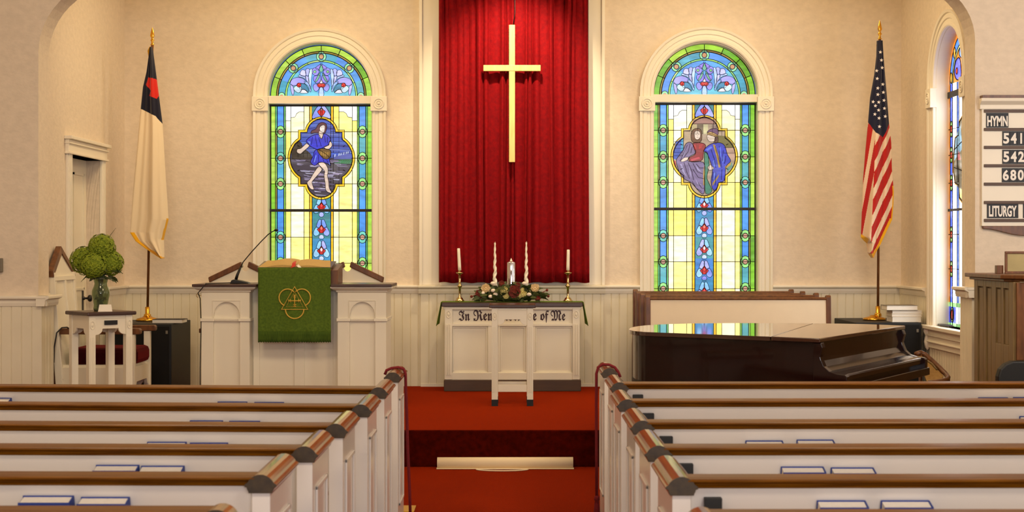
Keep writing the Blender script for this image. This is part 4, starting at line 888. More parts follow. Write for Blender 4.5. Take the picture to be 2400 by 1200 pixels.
# ------------------------------------------------------------------ tall white gothic chair and pulpit chairs
def gothic_chair(loc, rz):
    t = thing('throne_chair', 'tall white gothic armchair with pointed wood-trimmed back and burgundy cushion', 'chair', loc, rz)
    W2 = 0.31; D = 0.31
    lean = lambda z: D - 0.02 + max(0, z - 0.45) * 0.12
    def slab(mb, pts, th):  # pts (x, z) on the leaning back plane
        n = len(pts); vs = [(x, lean(z), z) for x, z in pts] + [(x, lean(z) + th, z) for x, z in pts]
        mb.add(vs, [tuple(range(n)), tuple(range(2 * n - 1, n - 1, -1))] + [(i, (i + 1) % n, n + (i + 1) % n, n + i) for i in range(n)])
    mb = MB(); slab(mb, [(-W2, 0.3), (W2, 0.3), (W2, 1.2), (0, 1.385), (-W2, 1.2)], 0.035)
    for x0, x1, z0, z1 in ((-W2 - 0.006, -W2 + 0.05, 0.0, 1.2), (W2 - 0.05, W2 + 0.006, 0.0, 1.2), (-W2, W2, 1.13, 1.17), (-0.02, 0.02, 0.5, 1.13)):
        n = len(mb.v); vs = [(x0, lean(z0) - 0.015, z0), (x1, lean(z0) - 0.015, z0), (x1, lean(z1) - 0.015, z1), (x0, lean(z1) - 0.015, z1)]; vs += [(x, y + 0.06, z) for x, y, z in vs]
        mb.add(vs, [(0, 1, 2, 3), (7, 6, 5, 4), (0, 4, 5, 1), (1, 5, 6, 2), (2, 6, 7, 3), (3, 7, 4, 0)])
    mb.build('backrest', M['white'], t, local=True, bevel=0.004)
    for s in (-1, 1):
        mb = MB(); pts = [(s * (W2 + 0.02), 1.16), (s * (W2 + 0.02), 1.215), (0, 1.425), (0, 1.36)]
        slab(mb, pts, 0.05); mb.v = [(x, y - 0.012, z) for x, y, z in mb.v]; mb.build('gable_trim', M['brown'], t, local=True, bevel=0.004)
    for s in (-1, 1):
        a, b = sorted((s * W2, s * (W2 - 0.055)))
        mb = MB(); mb.box(a, b, -D, -D + 0.055, 0, 0.68); mb.build('front_leg', M['white'], t, local=True, bevel=0.004)
        mb = MB(); mb.prism([(-D + 0.05, 0.40), (-D + 0.05, 0.25), (-D + 0.09, 0.20), (D - 0.06, 0.20), (D + 0.0, 0.24), (D, 0.40)], 'x', a + 0.01, b - 0.01); mb.build('side_panel', M['white'], t, local=True, bevel=0.003)
        mb = MB(); mb.prism([(-D - 0.05, 0.695), (-D - 0.045, 0.68), (D + 0.01, 0.68), (D + 0.01, 0.73), (-D - 0.04, 0.73), (-D - 0.05, 0.715)], 'x', a - 0.012, b + 0.012); mb.build('armrest', M['brown'], t, local=True, bevel=0.006)
    mb = MB(); mb.prism([(-W2 + 0.04, 0.40), (-W2 + 0.04, 0.22), (-W2 + 0.09, 0.22), (-W2 + 0.13, 0.27), (W2 - 0.13, 0.27), (W2 - 0.09, 0.22), (W2 - 0.04, 0.22), (W2 - 0.04, 0.40)], 'y', -D + 0.01, -D + 0.04); mb.build('front_apron', M['white'], t, local=True, bevel=0.003)
    MB().box(-W2 + 0.03, W2 - 0.03, -D + 0.03, D - 0.01, 0.38, 0.42).build('seat_frame', M['white'], t, local=True)
    MB().box(-W2 + 0.06, W2 - 0.06, -D - 0.005, D - 0.05, 0.42, 0.56).build('seat_cushion', M['cushion'], t, local=True, bevel=0.04)
    return t
gothic_chair((-3.50, 13.62, PH), math.radians(90))
cb = MB(); cb.tube([W(126, 850, 13.24), W(127, 815, 13.24), W(133, 780, 13.24), W(145, 768, 13.26), W(157, 767, 13.28), W(163, 771, 13.32)], 0.006, 8)
tag(cb.build('cable', M['blackm']), 'thin black cable looped over the arm of the tall white chair', 'cable')

def pulpit_chair(label, pxc, d, gap):
    t = thing('pulpit_chair', label, 'chair', (X(pxc, d), d, PH), group=None)
    x = lambda p: (p - 0) * d / F; zt = lambda p: Z(p, d) - PH; w = x(82); za = zt(616); zb = zt(655); r = x(9)
    pts = [(-w, 0.4), (w, 0.4), (w, zb - 0.01), (r * 1.2, za - 0.035)] + [(r * math.cos(a), zt(627) + r * math.sin(a)) for a in [math.radians(50 - (280) * i / 14) for i in range(15)]] + [(-r * 1.2, za - 0.035), (-w, zb - 0.01)]
    MB().prism(pts, 'y', 0, 0.035).build('backrest', M['white'], t, local=True)
    MB().box(-w + 0.02, w - 0.02, -0.012, 0.0, zb - 0.05, zb - 0.02).build('back_rail', M['white'], t, local=True, bevel=0.003)
    for s in (-1, 1):
        mb = MB(); p = [(s * (w + 0.006), zb - 0.03), (s * r * 0.6, za - 0.04), (s * r * 1.0, za + 0.012), (s * (w + 0.016), zb + 0.02)]
        mb.prism(p, 'y', -0.02, 0.05); mb.build('gable_trim', M['brown'], t, local=True, bevel=0.008)
        a, b = sorted((s * w, s * (w - 0.05)))
        MB().box(a, b, 0, 0.04, 0, 0.41).build('rear_leg', M['white'], t, local=True); MB().box(a, b, -0.46, -0.41, 0, 0.64).build('front_leg', M['white'], t, local=True, bevel=0.003)
        MB().box(a - 0.01, b + 0.01, -0.48, 0.0, 0.64, 0.68).build('armrest', M['brown'], t, local=True, bevel=0.005)
    MB().box(-w + 0.02, w - 0.02, -0.45, 0.0, 0.36, 0.41).build('seat', M['white'], t, local=True); MB().box(-w + 0.055, w - 0.055, -0.46, -0.01, 0.41, 0.5).build('seat_cushion', M['cushion'], t, local=True, bevel=0.03)
pulpit_chair('white chair with split gable back behind the microphone side of the pulpit', 574.5, 14.75, 8)
pulpit_chair('white chair with split gable back whose round notch shows the bright window', 814, 14.75, 8)

# ------------------------------------------------------------------ pulpit
PD = 13.3; ux = lambda p: X(p, PD); uz = lambda p: Z(p, PD)
pu = thing('pulpit', 'wide white pulpit with two projecting panelled wings and dark tops', 'pulpit', (ux(688), PD + 0.25, PH))
def wing(a, b, c0, c1, o0, o1):
    t0, t1 = uz(672), uz(665.5)
    mb = MB(); mb.box(ux(a), ux(b), PD + 0.03, PD + 0.52, PH, uz(672))
    # face frame with a pointed-arch opening
    w0, w1 = ux(o0), ux(o1); hw = (w1 - w0) / 2; c = (w0 + w1) / 2
    zs = uz(742); za = uz(708)
    ar = [(w0, zs)] + [(c + hw * math.copysign(1, q) * (abs(q)), zs + (za - zs) * math.sqrt(1 - q * q)) for q in [-1 + 2 * i / 20 for i in range(1, 20)]] + [(w1, zs)]
    mb.prism([(ux(a), uz(684)), (ux(a), PH), (w0, PH)] + ar + [(w1, PH), (ux(b), PH), (ux(b), uz(684))], 'y', PD, PD + 0.032)
    inset_frame(mb, ux(o0 - 2), ux(o1 + 2), uz(750), uz(704), 0.006, PD - 0.006, PD + 0.005)
    for q0, q1 in ((a - 2, o0 + 3), (o1 - 3, b + 2)): mb.box(ux(q0), ux(q1), PD - 0.018, PD + 0.01, uz(753), uz(746))
    mb.box(ux(a) - 0.01, ux(b) + 0.01, PD, PD + 0.53, uz(753), uz(746))
    mb.box(ux(a) - 0.012, ux(b) + 0.012, PD - 0.015, PD + 0.53, PH, PH + 0.12)
    mb.build('wing', M['white'], pu, bevel=0.003)
    prof = [(0.0, uz(686)), (0.01, uz(684)), (0.012, uz(681)), (0.04, uz(678)), (0.055, uz(675)), (0.055, uz(672)), (-0.02, uz(672)), (-0.02, uz(686))]
    mb = MB(); x0, x1 = ux(a), ux(b); y0, y1 = PD, PD + 0.52
    path = [((x0, y1), (-1, 0)), ((x0, y0), (-1, -1)), ((x1, y0), (1, -1)), ((x1, y1), (1, 0))]
    mb.sweep([((p[0], p[1], 0), (n[0], n[1], 0), (0, 0, 1)) for p, n in path], prof); mb.build('crown_moulding', M['white'], pu)
    MB().box(ux(c0), ux(c1), PD - 0.08, PD + 0.54, t0, t1).build('wing_top', M['dark'], pu, bevel=0.005)
wing(472, 585, 454, 603, 500, 562); wing(791, 905, 777, 919.5, 819, 879)
mb = MB(); mb.box(ux(584), ux(791.5), PD + 0.16, PD + 0.5, PH, uz(673))
for a, b in ((587, 602), (684, 708), (776, 791)): mb.box(ux(a), ux(b), PD + 0.145, PD + 0.165, PH, uz(672))
mb.build('centre_panel', M['white'], pu, bevel=0.003)
mb = MB(); sl = [(PD + 0.02, uz(668)), (PD + 0.02, uz(634)), (PD + 0.10, uz(629)), (PD + 0.42, uz(634) + 0.1), (PD + 0.42, uz(668))]
mb.prism([(PD + 0.02, uz(672)), (PD + 0.02, uz(633)), (PD + 0.4, uz(633) + 0.05), (PD + 0.4, uz(672))], 'x', ux(604), ux(791)); mb.build('book_rest', M['brown'], pu, bevel=0.004)
mb = MB(); mb.box(ux(602), ux(776), PD - 0.02, PD + 0.05, uz(636), uz(630)); mb.build('book_ledge', M['brown'], pu, bevel=0.003)
# green cloth with fringe and embroidered emblem
pa = thing('pulpit_cloth', 'green brocade cloth with gold embroidered triangle emblem hanging on the pulpit', 'cloth', (ux(690), PD - 0.05, uz(802)))
KD = PD - 0.05; kx = lambda p: X(p, KD); kz = lambda p: Z(p, KD); P = []
for i in range(31):
    u = i / 30; row = []
    for j in range(25):
        t = j / 24; row.append((kx(605 + 170 * u + 1.2 * (u - 0.5) * t), KD + 0.006 * math.sin(u * 7 + 0.5) * t + 0.005 * math.sin(u * 23) * t * t, kz(627 + 154 * t)))
    P.append(row)
MB().grid(P).build('panel', M['green'], pa, solid=0.006)
P = []
for i in range(171):
    u = i / 170; row = []
    for j in range(4):
        t = j / 3; row.append((kx(605.5 + 170 * u + 0.6 * (u - 0.5)), KD + 0.006 * math.sin(u * 7 + 0.5) + 0.005 * math.sin(u * 23) - 0.004 - 0.004 * abs(math.sin(u * 260)), kz(777 + (25 + 1.0 * math.sin(u * 190)) * t)))
    P.append(row)
MB().grid(P).build('fringe', M['greenf'], pa, solid=0.004)
mb = MB(); my = KD - 0.012; L = lambda pts, r=0.0055, cl=False: mb.tube([(kx(p), my, kz(q)) for p, q in pts], r, 6, closed=cl)
L([(691, 672), (722, 725), (660, 725)], 0.006, True); L([(691, 684), (711, 719), (671, 719)], 0.002, True)
for cx, cy, a0, a1 in ((675.5, 698, 36, -190 + 360 - 205 + 20), ):
    pass
def arcpx(cx, cy, r, a0, a1): L([(cx + r * math.cos(math.radians(a0 + (a1 - a0) * i / 22)), cy + r * math.sin(math.radians(a0 + (a1 - a0) * i / 22))) for i in range(23)])
arcpx(674.5, 697.5, 20, -42, -248); arcpx(708, 697.5, 20, -138, 68); arcpx(691, 725, 21.5, 0, 180)
L([(691, 692), (691, 718)], 0.0045); L([(677.5, 705), (704.5, 705)], 0.0045)
for x, y, dx, dy in ((691, 692, 3, 0), (691, 718, 3, 0), (677.5, 705, 0, 3), (704.5, 705, 0, 3)):
    L([(x - dx, y - dy), (x + dx, y + dy)], 0.004)
    o = (691 - x, 705 - y); l = math.hypot(*o); L([(x + o[0] / l * 4 - dx * 1.2, y + o[1] / l * 4 - dy * 1.2), (x + o[0] / l * 4 + dx * 1.2, y + o[1] / l * 4 + dy * 1.2)], 0.0035)
mb.build('emblem', M['goldthread'], pa)
# open bible
bi = thing('open_bible', 'large open bible with gilt page edges and a red ribbon on the pulpit', 'book', (ux(690), PD + 0.2, uz(630)))
for s in (-1, 1):
    P = []
    for i in range(13):
        u = i / 12; row = []
        for j in range(5):
            t = j / 4; px = 691 + s * (85 - 7 * t) * u if s < 0 else 691 + (84 - 12 * t) * u
            h = 0.018 * math.sin(math.pi * min(1, u * 1.15 + 0.1)) * (1.0 if s < 0 else 0.7)
            row.append((X(px, PD), PD - 0.01 + 0.36 * t, uz(627) + 0.005 + h + 0.052 * t))
        P.append(row)
    m = MB(); m.grid(P); n0 = [r[0] for r in P]; m.grid([[p, (p[0], p[1], uz(630.5))] for p in n0], sm=False)
    m.build('page_block', M['goldpage'], bi)
MB().prism([(PD - 0.03, uz(629)), (PD + 0.36, uz(629) + 0.05), (PD + 0.36, uz(629) + 0.058), (PD - 0.03, uz(629) + 0.008)], 'x', ux(604), ux(777)).build('cover', M['dark'], bi)
MB().sweep([(W(691, 612.5, PD + 0.12), (0.026, 0, 0.01), (0, 0.004, 0.0)), (W(689, 617, PD - 0.02), (0.03, 0, 0), (0, 0.004, 0)), (W(688, 624, PD - 0.045), (0.03, 0, 0), (0, 0.004, 0)), (W(683, 628, PD - 0.055), (0.02, 0, 0.01), (0, 0.004, 0))], [(-0.5, 0), (0.5, 0), (0.5, 1), (-0.5, 1)]).build('ribbon', M['red'], bi)
MB().sweep([(W(697, 621, PD + 0.0), (0.02, 0, 0.01), (0, 0.003, 0)), (W(701, 625, PD - 0.035), (0.03, 0, 0), (0, 0.003, 0)), (W(704, 628, PD - 0.045), (0.016, 0, 0), (0, 0.003, 0))], [(-0.5, 0), (0.5, 0), (0.5, 1), (-0.5, 1)]).build('ribbon', M['page'], bi)
# microphone
MD = PD + 0.14; WT = uz(665.5)
mi = thing('microphone', 'black gooseneck microphone standing on the pulpit wing', 'microphone', (X(560, MD), MD, WT))
mb = MB(); mb.prism([(X(541, MD), 0.0 + WT), (X(586, MD), WT), (X(582, MD), WT + 0.012), (X(566, MD), WT + 0.026), (X(551, MD), WT + 0.036), (X(545, MD), WT + 0.03)], 'y', MD - 0.06, MD + 0.06); mb.build('base', M['blackm'], mi, bevel=0.006)
mb = MB(); mb.tube([W(553, 655, MD), W(556, 645, MD), W(564, 626, MD)], [0.014, 0.012, 0.009], 10); mb.build('stem_grip', M['blackm'], mi)
mb = MB(); mb.tube([W(564, 626, MD), W(570, 614, MD), W(590, 590, MD), W(612, 566, MD), W(628, 550, MD), W(638, 543, MD), W(645, 540, MD)], 0.0045, 8); mb.build('gooseneck', M['blackm'], mi)
MB().ell(W(647.5, 539.5, MD), (0.018, 0.013, 0.012), 12, 8).build('capsule', M['black'], mi)
mb = MB(); mb.tube([(X(545, MD), MD - 0.03, WT + 0.008), (X(510, PD), PD, WT + 0.006), (X(482, PD - 0.09), PD - 0.09, WT + 0.004), (X(470, PD - 0.1), PD - 0.1, WT - 0.05), (X(464, PD - 0.02), PD - 0.02, WT - 0.075), (X(467, PD), PD + 0.04, uz(700)), (X(468, PD), PD + 0.06, uz(760)), (X(466, PD), PD + 0.06, uz(860)), (X(466, PD), PD + 0.06, PH + 0.01)], 0.004, 7); mb.build('cord', M['blackm'], mi)
hk = MB(); hk.tube([(ux(462) + 0.012 * math.cos(t * math.pi / 7), PD + 0.03, uz(693) + 0.014 * math.sin(t * math.pi / 7)) for t in range(12)], 0.003, 6); hk.tube([(ux(462) + 0.012, PD + 0.03, uz(693)), (ux(472), PD + 0.03, uz(693))], 0.003, 6)
hk.build('cord_hook', M['brass'], pu)
MB().box(ux(466), ux(473), PD + 0.1, PD + 0.14, uz(752), uz(745)).build('cord_clip', M['brown'], pu, bevel=0.002)
# ------------------------------------------------------------------ flags on their poles, standing on black speaker cabinets
def interp(tab, y):
    if y <= tab[0][0]: return tab[0][1]
    for (a, va), (b, vb) in zip(tab, tab[1:]):
        if y <= b: return va + (vb - va) * (y - a) / (b - a)
    return tab[-1][1]
def inpoly(x, y, p):
    r = False; j = len(p) - 1
    for i in range(len(p)):
        if (p[i][1] > y) != (p[j][1] > y) and x < (p[j][0] - p[i][0]) * (y - p[i][1]) / (p[j][1] - p[i][1]) + p[i][0]: r = not r
        j = i
    return r
def flag(name, label, d, base, top, tip, XL, XR, ptop, pbot, pattern, fold, stars=None, boff=0.0):
    zb = 0.99; b0 = Vector((X(base[0], d), d, zb)); t0 = Vector(W(top[0], top[1], d)); k = d / F
    t = thing(name, label, 'flag', tuple(b0))
    mb = MB(); mb.lathe([(0, 0), (26 * k, 0), (27 * k, 3 * k), (24 * k, 6 * k), (12 * k, 9 * k), (9 * k, 12 * k), (0, 12.5 * k)], (b0.x + boff, d, zb), 28)
    mb.lathe([(9 * k, 9 * k), (8 * k, 13 * k), (8.5 * k, 15 * k), (5.5 * k, 17 * k), (5.2 * k, 33 * k), (3 * k, 33 * k)], (b0.x, d, zb), 24); mb.build('base', M['gold'], t)
    MB().tube([b0 + (t0 - b0) * 0.04, b0 + (t0 - b0) * 0.5, t0], 0.0125, 12).build('pole', M['brown'], t)
    h = (top[1] - tip) * k
    MB().lathe([(0.012, -0.05), (0.014, 0), (0.022, 0.004), (0.012, 0.012), (0.01, h * 0.2), (0.02, h * 0.28), (0.01, h * 0.36), (0.012, h * 0.42), (0.022, h * 0.52), (0.012, h * 0.8), (0.001, h)], tuple(t0), 14, sy=0.5).build('finial', M['gold'], t)
    mb = MB(); mb.tube([t0 + Vector((-0.012, -0.02, -0.02)), t0 + Vector((-0.025, -0.025, -0.06)), t0 + Vector((-0.018, -0.025, -0.16))], [0.012, 0.016, 0.006], 8); mb.build('cord_tassel', M['fringe'], t)
    NU, NV = 110, 420; P = []; px = []
    dep = lambda u, y: d - 0.03 - fold(u, (y - ptop) / (pbot - ptop))
    for j in range(NV + 1):
        y = ptop + (pbot - ptop) * j / NV; a, b = interp(XL, y), interp(XR, y); row = []; rp = []
        for i in range(NU + 1):
            u = i / NU; x = a + (b - a) * u; row.append(W(x, y, d)[0:1] + (dep(u, y),) + W(x, y, d)[2:]); rp.append((x, y))
        P.append(row); px.append(rp)
    def colf(j, i):
        p, q = px[j][i], px[j + 1][i + 1]; return rgb(pattern((p[0] + q[0]) / 2, (p[1] + q[1]) / 2))
    MB().grid(P, colf=colf).build('cloth', M['flag'], t, solid=0.004)
    if stars:
        for sx, sy in stars:
            mb = MB()
            u = (sx - interp(XL, sy)) / max(1, interp(XR, sy) - interp(XL, sy)); n = 10
            pts = [(sx + (4.6 if i % 2 == 0 else 1.9) * math.sin(i * math.pi / 5 + 0.15), sy - (4.6 if i % 2 == 0 else 1.9) * math.cos(i * math.pi / 5 + 0.15)) for i in range(n)]
            pts = [p for p in pts]; yy = min(dep(min(1, max(0, (p[0] - interp(XL, p[1])) / max(1, interp(XR, p[1]) - interp(XL, p[1])))), p[1]) for p in pts) - 0.006
            mb.add([(X(p[0], d), yy, Z(p[1], d)) for p in pts] + [(X(sx, d), yy, Z(sy, d))], [(i, (i + 1) % n, n) for i in range(n)])
            mb.build('star', M['star'], t, recalc=False)
CXL = [(112, 354), (170, 346), (205, 338), (256, 333), (340, 326), (430, 318), (510, 312), (545, 309), (565, 322), (582, 345), (597, 367), (606, 381)]
CXR = [(112, 359), (165, 366), (205, 371), (292, 382), (345, 385), (420, 389), (515, 395), (535, 390), (560, 384), (606, 385)]
cross_px = [(352, 183), (372, 188), (373, 205), (377, 219), (370, 233), (353, 226), (359, 215), (345, 200)]
def chr_pat(x, y):
    if inpoly(x, y, cross_px): return (200, 34, 22)
    if y < 256 + (x - 333) * 0.5 + max(0, x - 368) * 0.75: return (22, 22, 40)
    if y > 545 and x - interp(CXL, y) < 9: return (226, 166, 20)
    if 512 < y < 562 and interp(CXR, y) - x < 4: return (226, 166, 20)
    return (232, 212, 178)
flag('church_flag', 'white church flag with dark blue corner and red cross on a gold-tipped pole', 15.25, (345.5, 0), (357, 106), 64, CXL, CXR, 112, 606, chr_pat,
     lambda u, t: 0.05 * math.sin(math.pi * u) + (0.03 * math.sin(u * 9 + 1.2) + 0.014 * math.sin(u * 21 + t * 2)) * min(1, 0.3 + t))
UXL = [(97, 2053), (133, 2052), (176, 2047), (230, 2037), (288, 2032), (360, 2025), (421, 2020), (500, 2017), (556, 2015), (564, 2022), (570, 2029), (592, 2031), (604, 2039)]
UXR = [(97, 2066), (133, 2068), (235, 2076), (290, 2080), (335, 2085), (395, 2086), (450, 2090), (480, 2089), (515, 2086), (540, 2074), (570, 2060), (592, 2047), (604, 2042)]
def us_pat(x, y):
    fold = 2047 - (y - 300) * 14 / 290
    can = 288 + (x - 2032) * 1.67 if x < 2047 else (313 + (x - 2047) * 0.55 if x < 2065 else 323 - (x - 2065) * 2.1)
    if y < can: return (22, 24, 48)
    if y > 540 and interp(UXL, y) > 2014 and x < 2030 and y > 548 + (x - 2015) * 0.8: return (222, 164, 22)
    if y > 436 and interp(UXR, y) - x < (2.5 if y < 512 else 6.5) and x > fold: return (222, 164, 22)
    if y > 594: return (222, 164, 22)
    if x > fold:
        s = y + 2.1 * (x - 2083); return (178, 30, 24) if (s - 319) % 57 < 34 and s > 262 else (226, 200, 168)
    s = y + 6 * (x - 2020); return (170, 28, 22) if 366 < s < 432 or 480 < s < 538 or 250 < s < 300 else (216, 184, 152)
star_px = [(1990 + a / 2.143, 60 + b / 2.143) for a, b in ((145, 140), (150, 180), (153, 218), (128, 232), (129, 272), (158, 300), (131, 320), (161, 340), (131, 352), (110, 387), (164, 380), (119, 408), (135, 390), (134, 430), (166, 420), (116, 450), (136, 470), (170, 460), (138, 512))]
flag('american_flag', 'striped flag with white stars on dark blue hanging from a gold-tipped pole', 15.4, (2057.5, 0), (2062, 92), 47, UXL, UXR, 97, 604, us_pat,
     lambda u, t: 0.05 * math.sin(math.pi * u) + (0.05 * abs(math.sin(u * 4.6 + 0.2)) ** 0.7 + 0.012 * math.sin(u * 17 + t * 3)) * min(1, 0.3 + t), star_px, -0.035)
def cabinet(label, x0, x1, y0, y1, z1):
    t = thing('speaker_cabinet', label, 'speaker', ((x0 + x1) / 2, (y0 + y1) / 2, PH))
    MB().box(x0, x1, y0 + 0.015, y1, PH, z1).build('case', M['black'], t, bevel=0.006)
    MB().box(x0 + 0.02, x1 - 0.02, y0, y0 + 0.016, PH + 0.03, z1 - 0.02).build('grille', M['grille'], t, bevel=0.004)
    MB().box(x1 - 0.05, x1 - 0.03, y0 - 0.004, y0 + 0.002, z1 - 0.09, z1 - 0.06).build('badge', M['grey'], t)
cabinet('large black speaker cabinet under the white church flag', -3.78, X(401, 14.62), 14.62, 15.5, 0.99)
cabinet('large black speaker cabinet under the striped flag beside the window', X(2006, 14.9), 3.86, 14.9, 15.9, 0.99)
def book(label, x0, x1, y0, y1, z0, z1, cover, name='book', grp=None, rz=0.0):
    t = thing(name, label, 'book', ((x0 + x1) / 2, (y0 + y1) / 2, z0), rz, group=grp); w = (x1 - x0) / 2; l = (y1 - y0) / 2; h = z1 - z0; c = 0.003
    MB().box(-w, w, -l, l, 0, c).build('cover', cover, t, local=True); MB().box(-w, w, -l, l, h - c, h).build('cover', cover, t, local=True)
    MB().box(-w + 0.004, w - 0.004, -l + 0.004, l - 0.004, c, h - c).build('pages', M['page'], t, local=True)
    MB().box(-w, w, l - 0.003, l, c, h - c).build('spine', cover, t, local=True)
BD = 14.75
book('white-edged book lying on the black cabinet beside the gold flag base', X(356, BD), X(427, BD), BD, BD + 0.24, 0.991, 1.027, M['black'])
ST = 15.02
for i, (a, b, lab, cv) in enumerate(((2091, 2160, 'lowest thick white book in the stack beside the gold flag base', 'page'), (2090, 2161, 'second white book from the bottom of the stack beside the gold flag base', 'cream'), (2091, 2161, 'third white book up, just beneath the grey one topping the stack', 'page'), (2077, 2150, 'thin grey book topping the stack beside the gold flag base', 'grey'))):
    z0 = 0.991 + (0, 0.052, 0.08, 0.112)[i]; z1 = 0.991 + (0.0515, 0.0795, 0.1115, 0.158)[i]
    book(lab, X(a, ST), X(b, ST), ST - 0.02 * (i == 3), ST + 0.22, z0, z1, M[cv], grp='books stacked on the cabinet')
sc = MB(); sc.prism([(4.02, 14.56), (4.05, 14.75), (3.99, 14.77), (3.95, 14.60)], 'z', RZB + 0.001, RZB + 0.012); sc.prism([(4.03, 14.38), (4.05, 14.5), (4.0, 14.52), (3.98, 14.40)], 'z', RZB + 0.001, RZB + 0.03)
tag(MB().prism([(4.0, 14.3), (4.05, 14.55), (4.02, 14.75), (3.97, 14.76), (3.94, 14.56), (3.96, 14.34)], 'z', RZB + 0.002, RZB + 0.018).build('folded_cloth', M['blackm'], bevel=0.006), 'small dark folded cloth lying on the window sill beside the organ', 'cloth')

# ------------------------------------------------------------------ choir pews by the window
for i, (d, a, b, yt, lab) in enumerate(((15.05, 1513, 1948, 692, 'choir pew nearest the piano, with a cream panel framed in brown wood'), (15.3, 1501, 1920, 686.5, 'second choir pew back from the piano'), (15.55, 1491, 1888, 682.5, 'third choir pew back, second from the stained glass window'), (15.8, 1484, 1861, 678, 'rearmost choir pew, directly below the stained glass window'))):
    x0, x1, zt = X(a, d), X(b, d), Z(yt, d)
    t = thing('choir_pew', lab, 'pew', ((x0 + x1) / 2, d + 0.1, PH), group=None)
    for s, x in ((0, x0), (1, x1)):
        w = 0.048; xa, xb = (x, x + w) if s == 0 else (x - w, x)
        mb = MB(); mb.prism([(d + 0.20, PH), (d - 0.03, PH), (d - 0.02, 0.8), (d + 0.0, zt - 0.02), (d + 0.012, zt - 0.004), (d + 0.03, zt), (d + 0.055, zt - 0.006), (d + 0.08, zt - 0.06), (d + 0.09, 0.85), (d + 0.20, 0.72)], 'x', xa, xb)
        mb.build('end_board', M['brown'], t, bevel=0.005)
    MB().prism([(d + 0.0, zt - 0.045), (d - 0.004, zt - 0.032), (d + 0.012, zt - 0.02), (d + 0.05, zt - 0.02), (d + 0.05, zt - 0.045)], 'x', x0 + 0.04, x1 - 0.04).build('top_rail', M['brown'], t, bevel=0.003)
    MB().prism([(d - 0.02, 0.75), (d + 0.008, zt - 0.044), (d + 0.03, zt - 0.044), (d + 0.005, 0.75), (d + 0.0, PH + 0.05), (d - 0.02, PH + 0.05)], 'x', x0 + 0.04, x1 - 0.04).build('back_panel', M['cream'], t)
    MB().box(x0 + 0.04, x1 - 0.04, d + 0.01, d + 0.19, PH + 0.40, PH + 0.43).build('seat', M['brown'], t)

# ------------------------------------------------------------------ grand piano
PS = 0.958; pl = Vector((2.025, 10.42)) * PS; pf = Vector((3.016, 12.13)) * PS; kv = (pf - pl).normalized(); nv = Vector((kv.y, -kv.x)); LZ = 1.125
cv = [(2.78, 12.36), (2.45, 12.48), (2.1, 12.52), (1.7, 12.52), (1.35, 12.44), (1.08, 12.24), (0.92, 11.95), (0.855, 11.62), (0.86, 11.4), (0.92, 11.25), (1.02, 11.15)]
cv = [(a * PS, b * PS) for a, b in cv]
pts_c = [Vector(p) for p in [tuple(pf)] + cv + [tuple(pl)]]
curve = []
for i in range(1, len(pts_c) - 2):
    p0, p1, p2, p3 = pts_c[i - 1], pts_c[i], pts_c[i + 1], pts_c[i + 2]
    for q in range(5):
        t = q / 5; curve.append(0.5 * ((2 * p1) + (p2 - p0) * t + (2 * p0 - 5 * p1 + 4 * p2 - p3) * t * t + (3 * p1 - p0 - 3 * p2 + p3) * t ** 3))
curve.append(pts_c[-2])
cen = Vector((1.9, 11.6)) * PS
piano = thing('grand_piano', 'dark mahogany grand piano with its polished lid closed', 'piano', (cen.x, cen.y, 0))
rim = [pl + kv * 0.03 + Vector((-0.02, 0.02)), pf - kv * 0.03 + Vector((-0.02, 0))] + [c + (cen - c).normalized() * 0.03 for c in curve]
MB().prism([tuple(p) for p in rim], 'z', 0.775, LZ - 0.03, sm=False).build('rim', M['piano'], piano, bevel=0.004)
MB().prism([tuple(c + (cen - c).normalized() * 0.02) for c in [pl + kv * 0.1, pf - kv * 0.1] + curve], 'z', 0.755, 0.785).build('base_moulding', M['black'], piano, bevel=0.004)
h0 = pl + (Vector((1.02, 11.15)) * PS - pl) * 0.285; h1i = 6
hp = curve[h1i]
front = [pl, pf] + curve[:h1i + 1] + [h0]; main = [h0, hp] + curve[h1i + 1:]
off = (hp - h0).normalized(); off = Vector((-off.y, off.x)) * 0.007
MB().prism([tuple(p) for p in front], 'z', LZ - 0.028, LZ).build('lid_flap', M['lid'], piano, bevel=0.006)
main = [h0 + off, hp + off] + curve[h1i + 1:]
MB().prism([tuple(p) for p in main], 'z', LZ - 0.028, LZ).build('lid', M['lid'], piano, bevel=0.006)
def key_sweep(nm, prof, a, b, m, bev=0.0):
    mb = MB(); A = pl + kv * a; B = pl + kv * b; n3 = Vector((nv.x, nv.y, 0)); up = Vector((0, 0, 1))
    mb.sweep([((A.x, A.y, 0), n3, up), ((B.x, B.y, 0), n3, up)], prof, sm=False); return mb.build(nm, m, piano, bevel=bev)
KL = (pf - pl).length
arm = [(-0.05, 0.775), (-0.05, LZ - 0.03), (0.0, LZ - 0.03), (0.012, LZ - 0.06), (0.004, LZ - 0.09), (-0.004, LZ - 0.12), (0.002, 0.985), (0.02, 0.945), (0.055, 0.915), (0.10, 0.903), (0.155, 0.898), (0.17, 0.885), (0.17, 0.775)]
key_sweep('arm', arm, 0.02, 0.08, M['piano'], 0.004); key_sweep('arm', arm, KL - 0.08, KL - 0.02, M['piano'], 0.004)
fb = [(-0.25, 0.78), (-0.25, LZ - 0.031), (-0.03, LZ - 0.031), (-0.03, 1.015), (-0.02, 0.975), (0.005, 0.94), (0.04, 0.915), (0.09, 0.903), (0.14, 0.897), (0.15, 0.885), (0.15, 0.855), (0.11, 0.85), (0.11, 0.78)]
key_sweep('fallboard', fb, 0.07, KL - 0.07, M['piano'], 0.003)
key_sweep('key_slip', [(-0.2, 0.77), (-0.2, 0.825), (0.175, 0.825), (0.18, 0.82), (0.18, 0.77)], -0.002, KL + 0.002, M['piano'], 0.004)
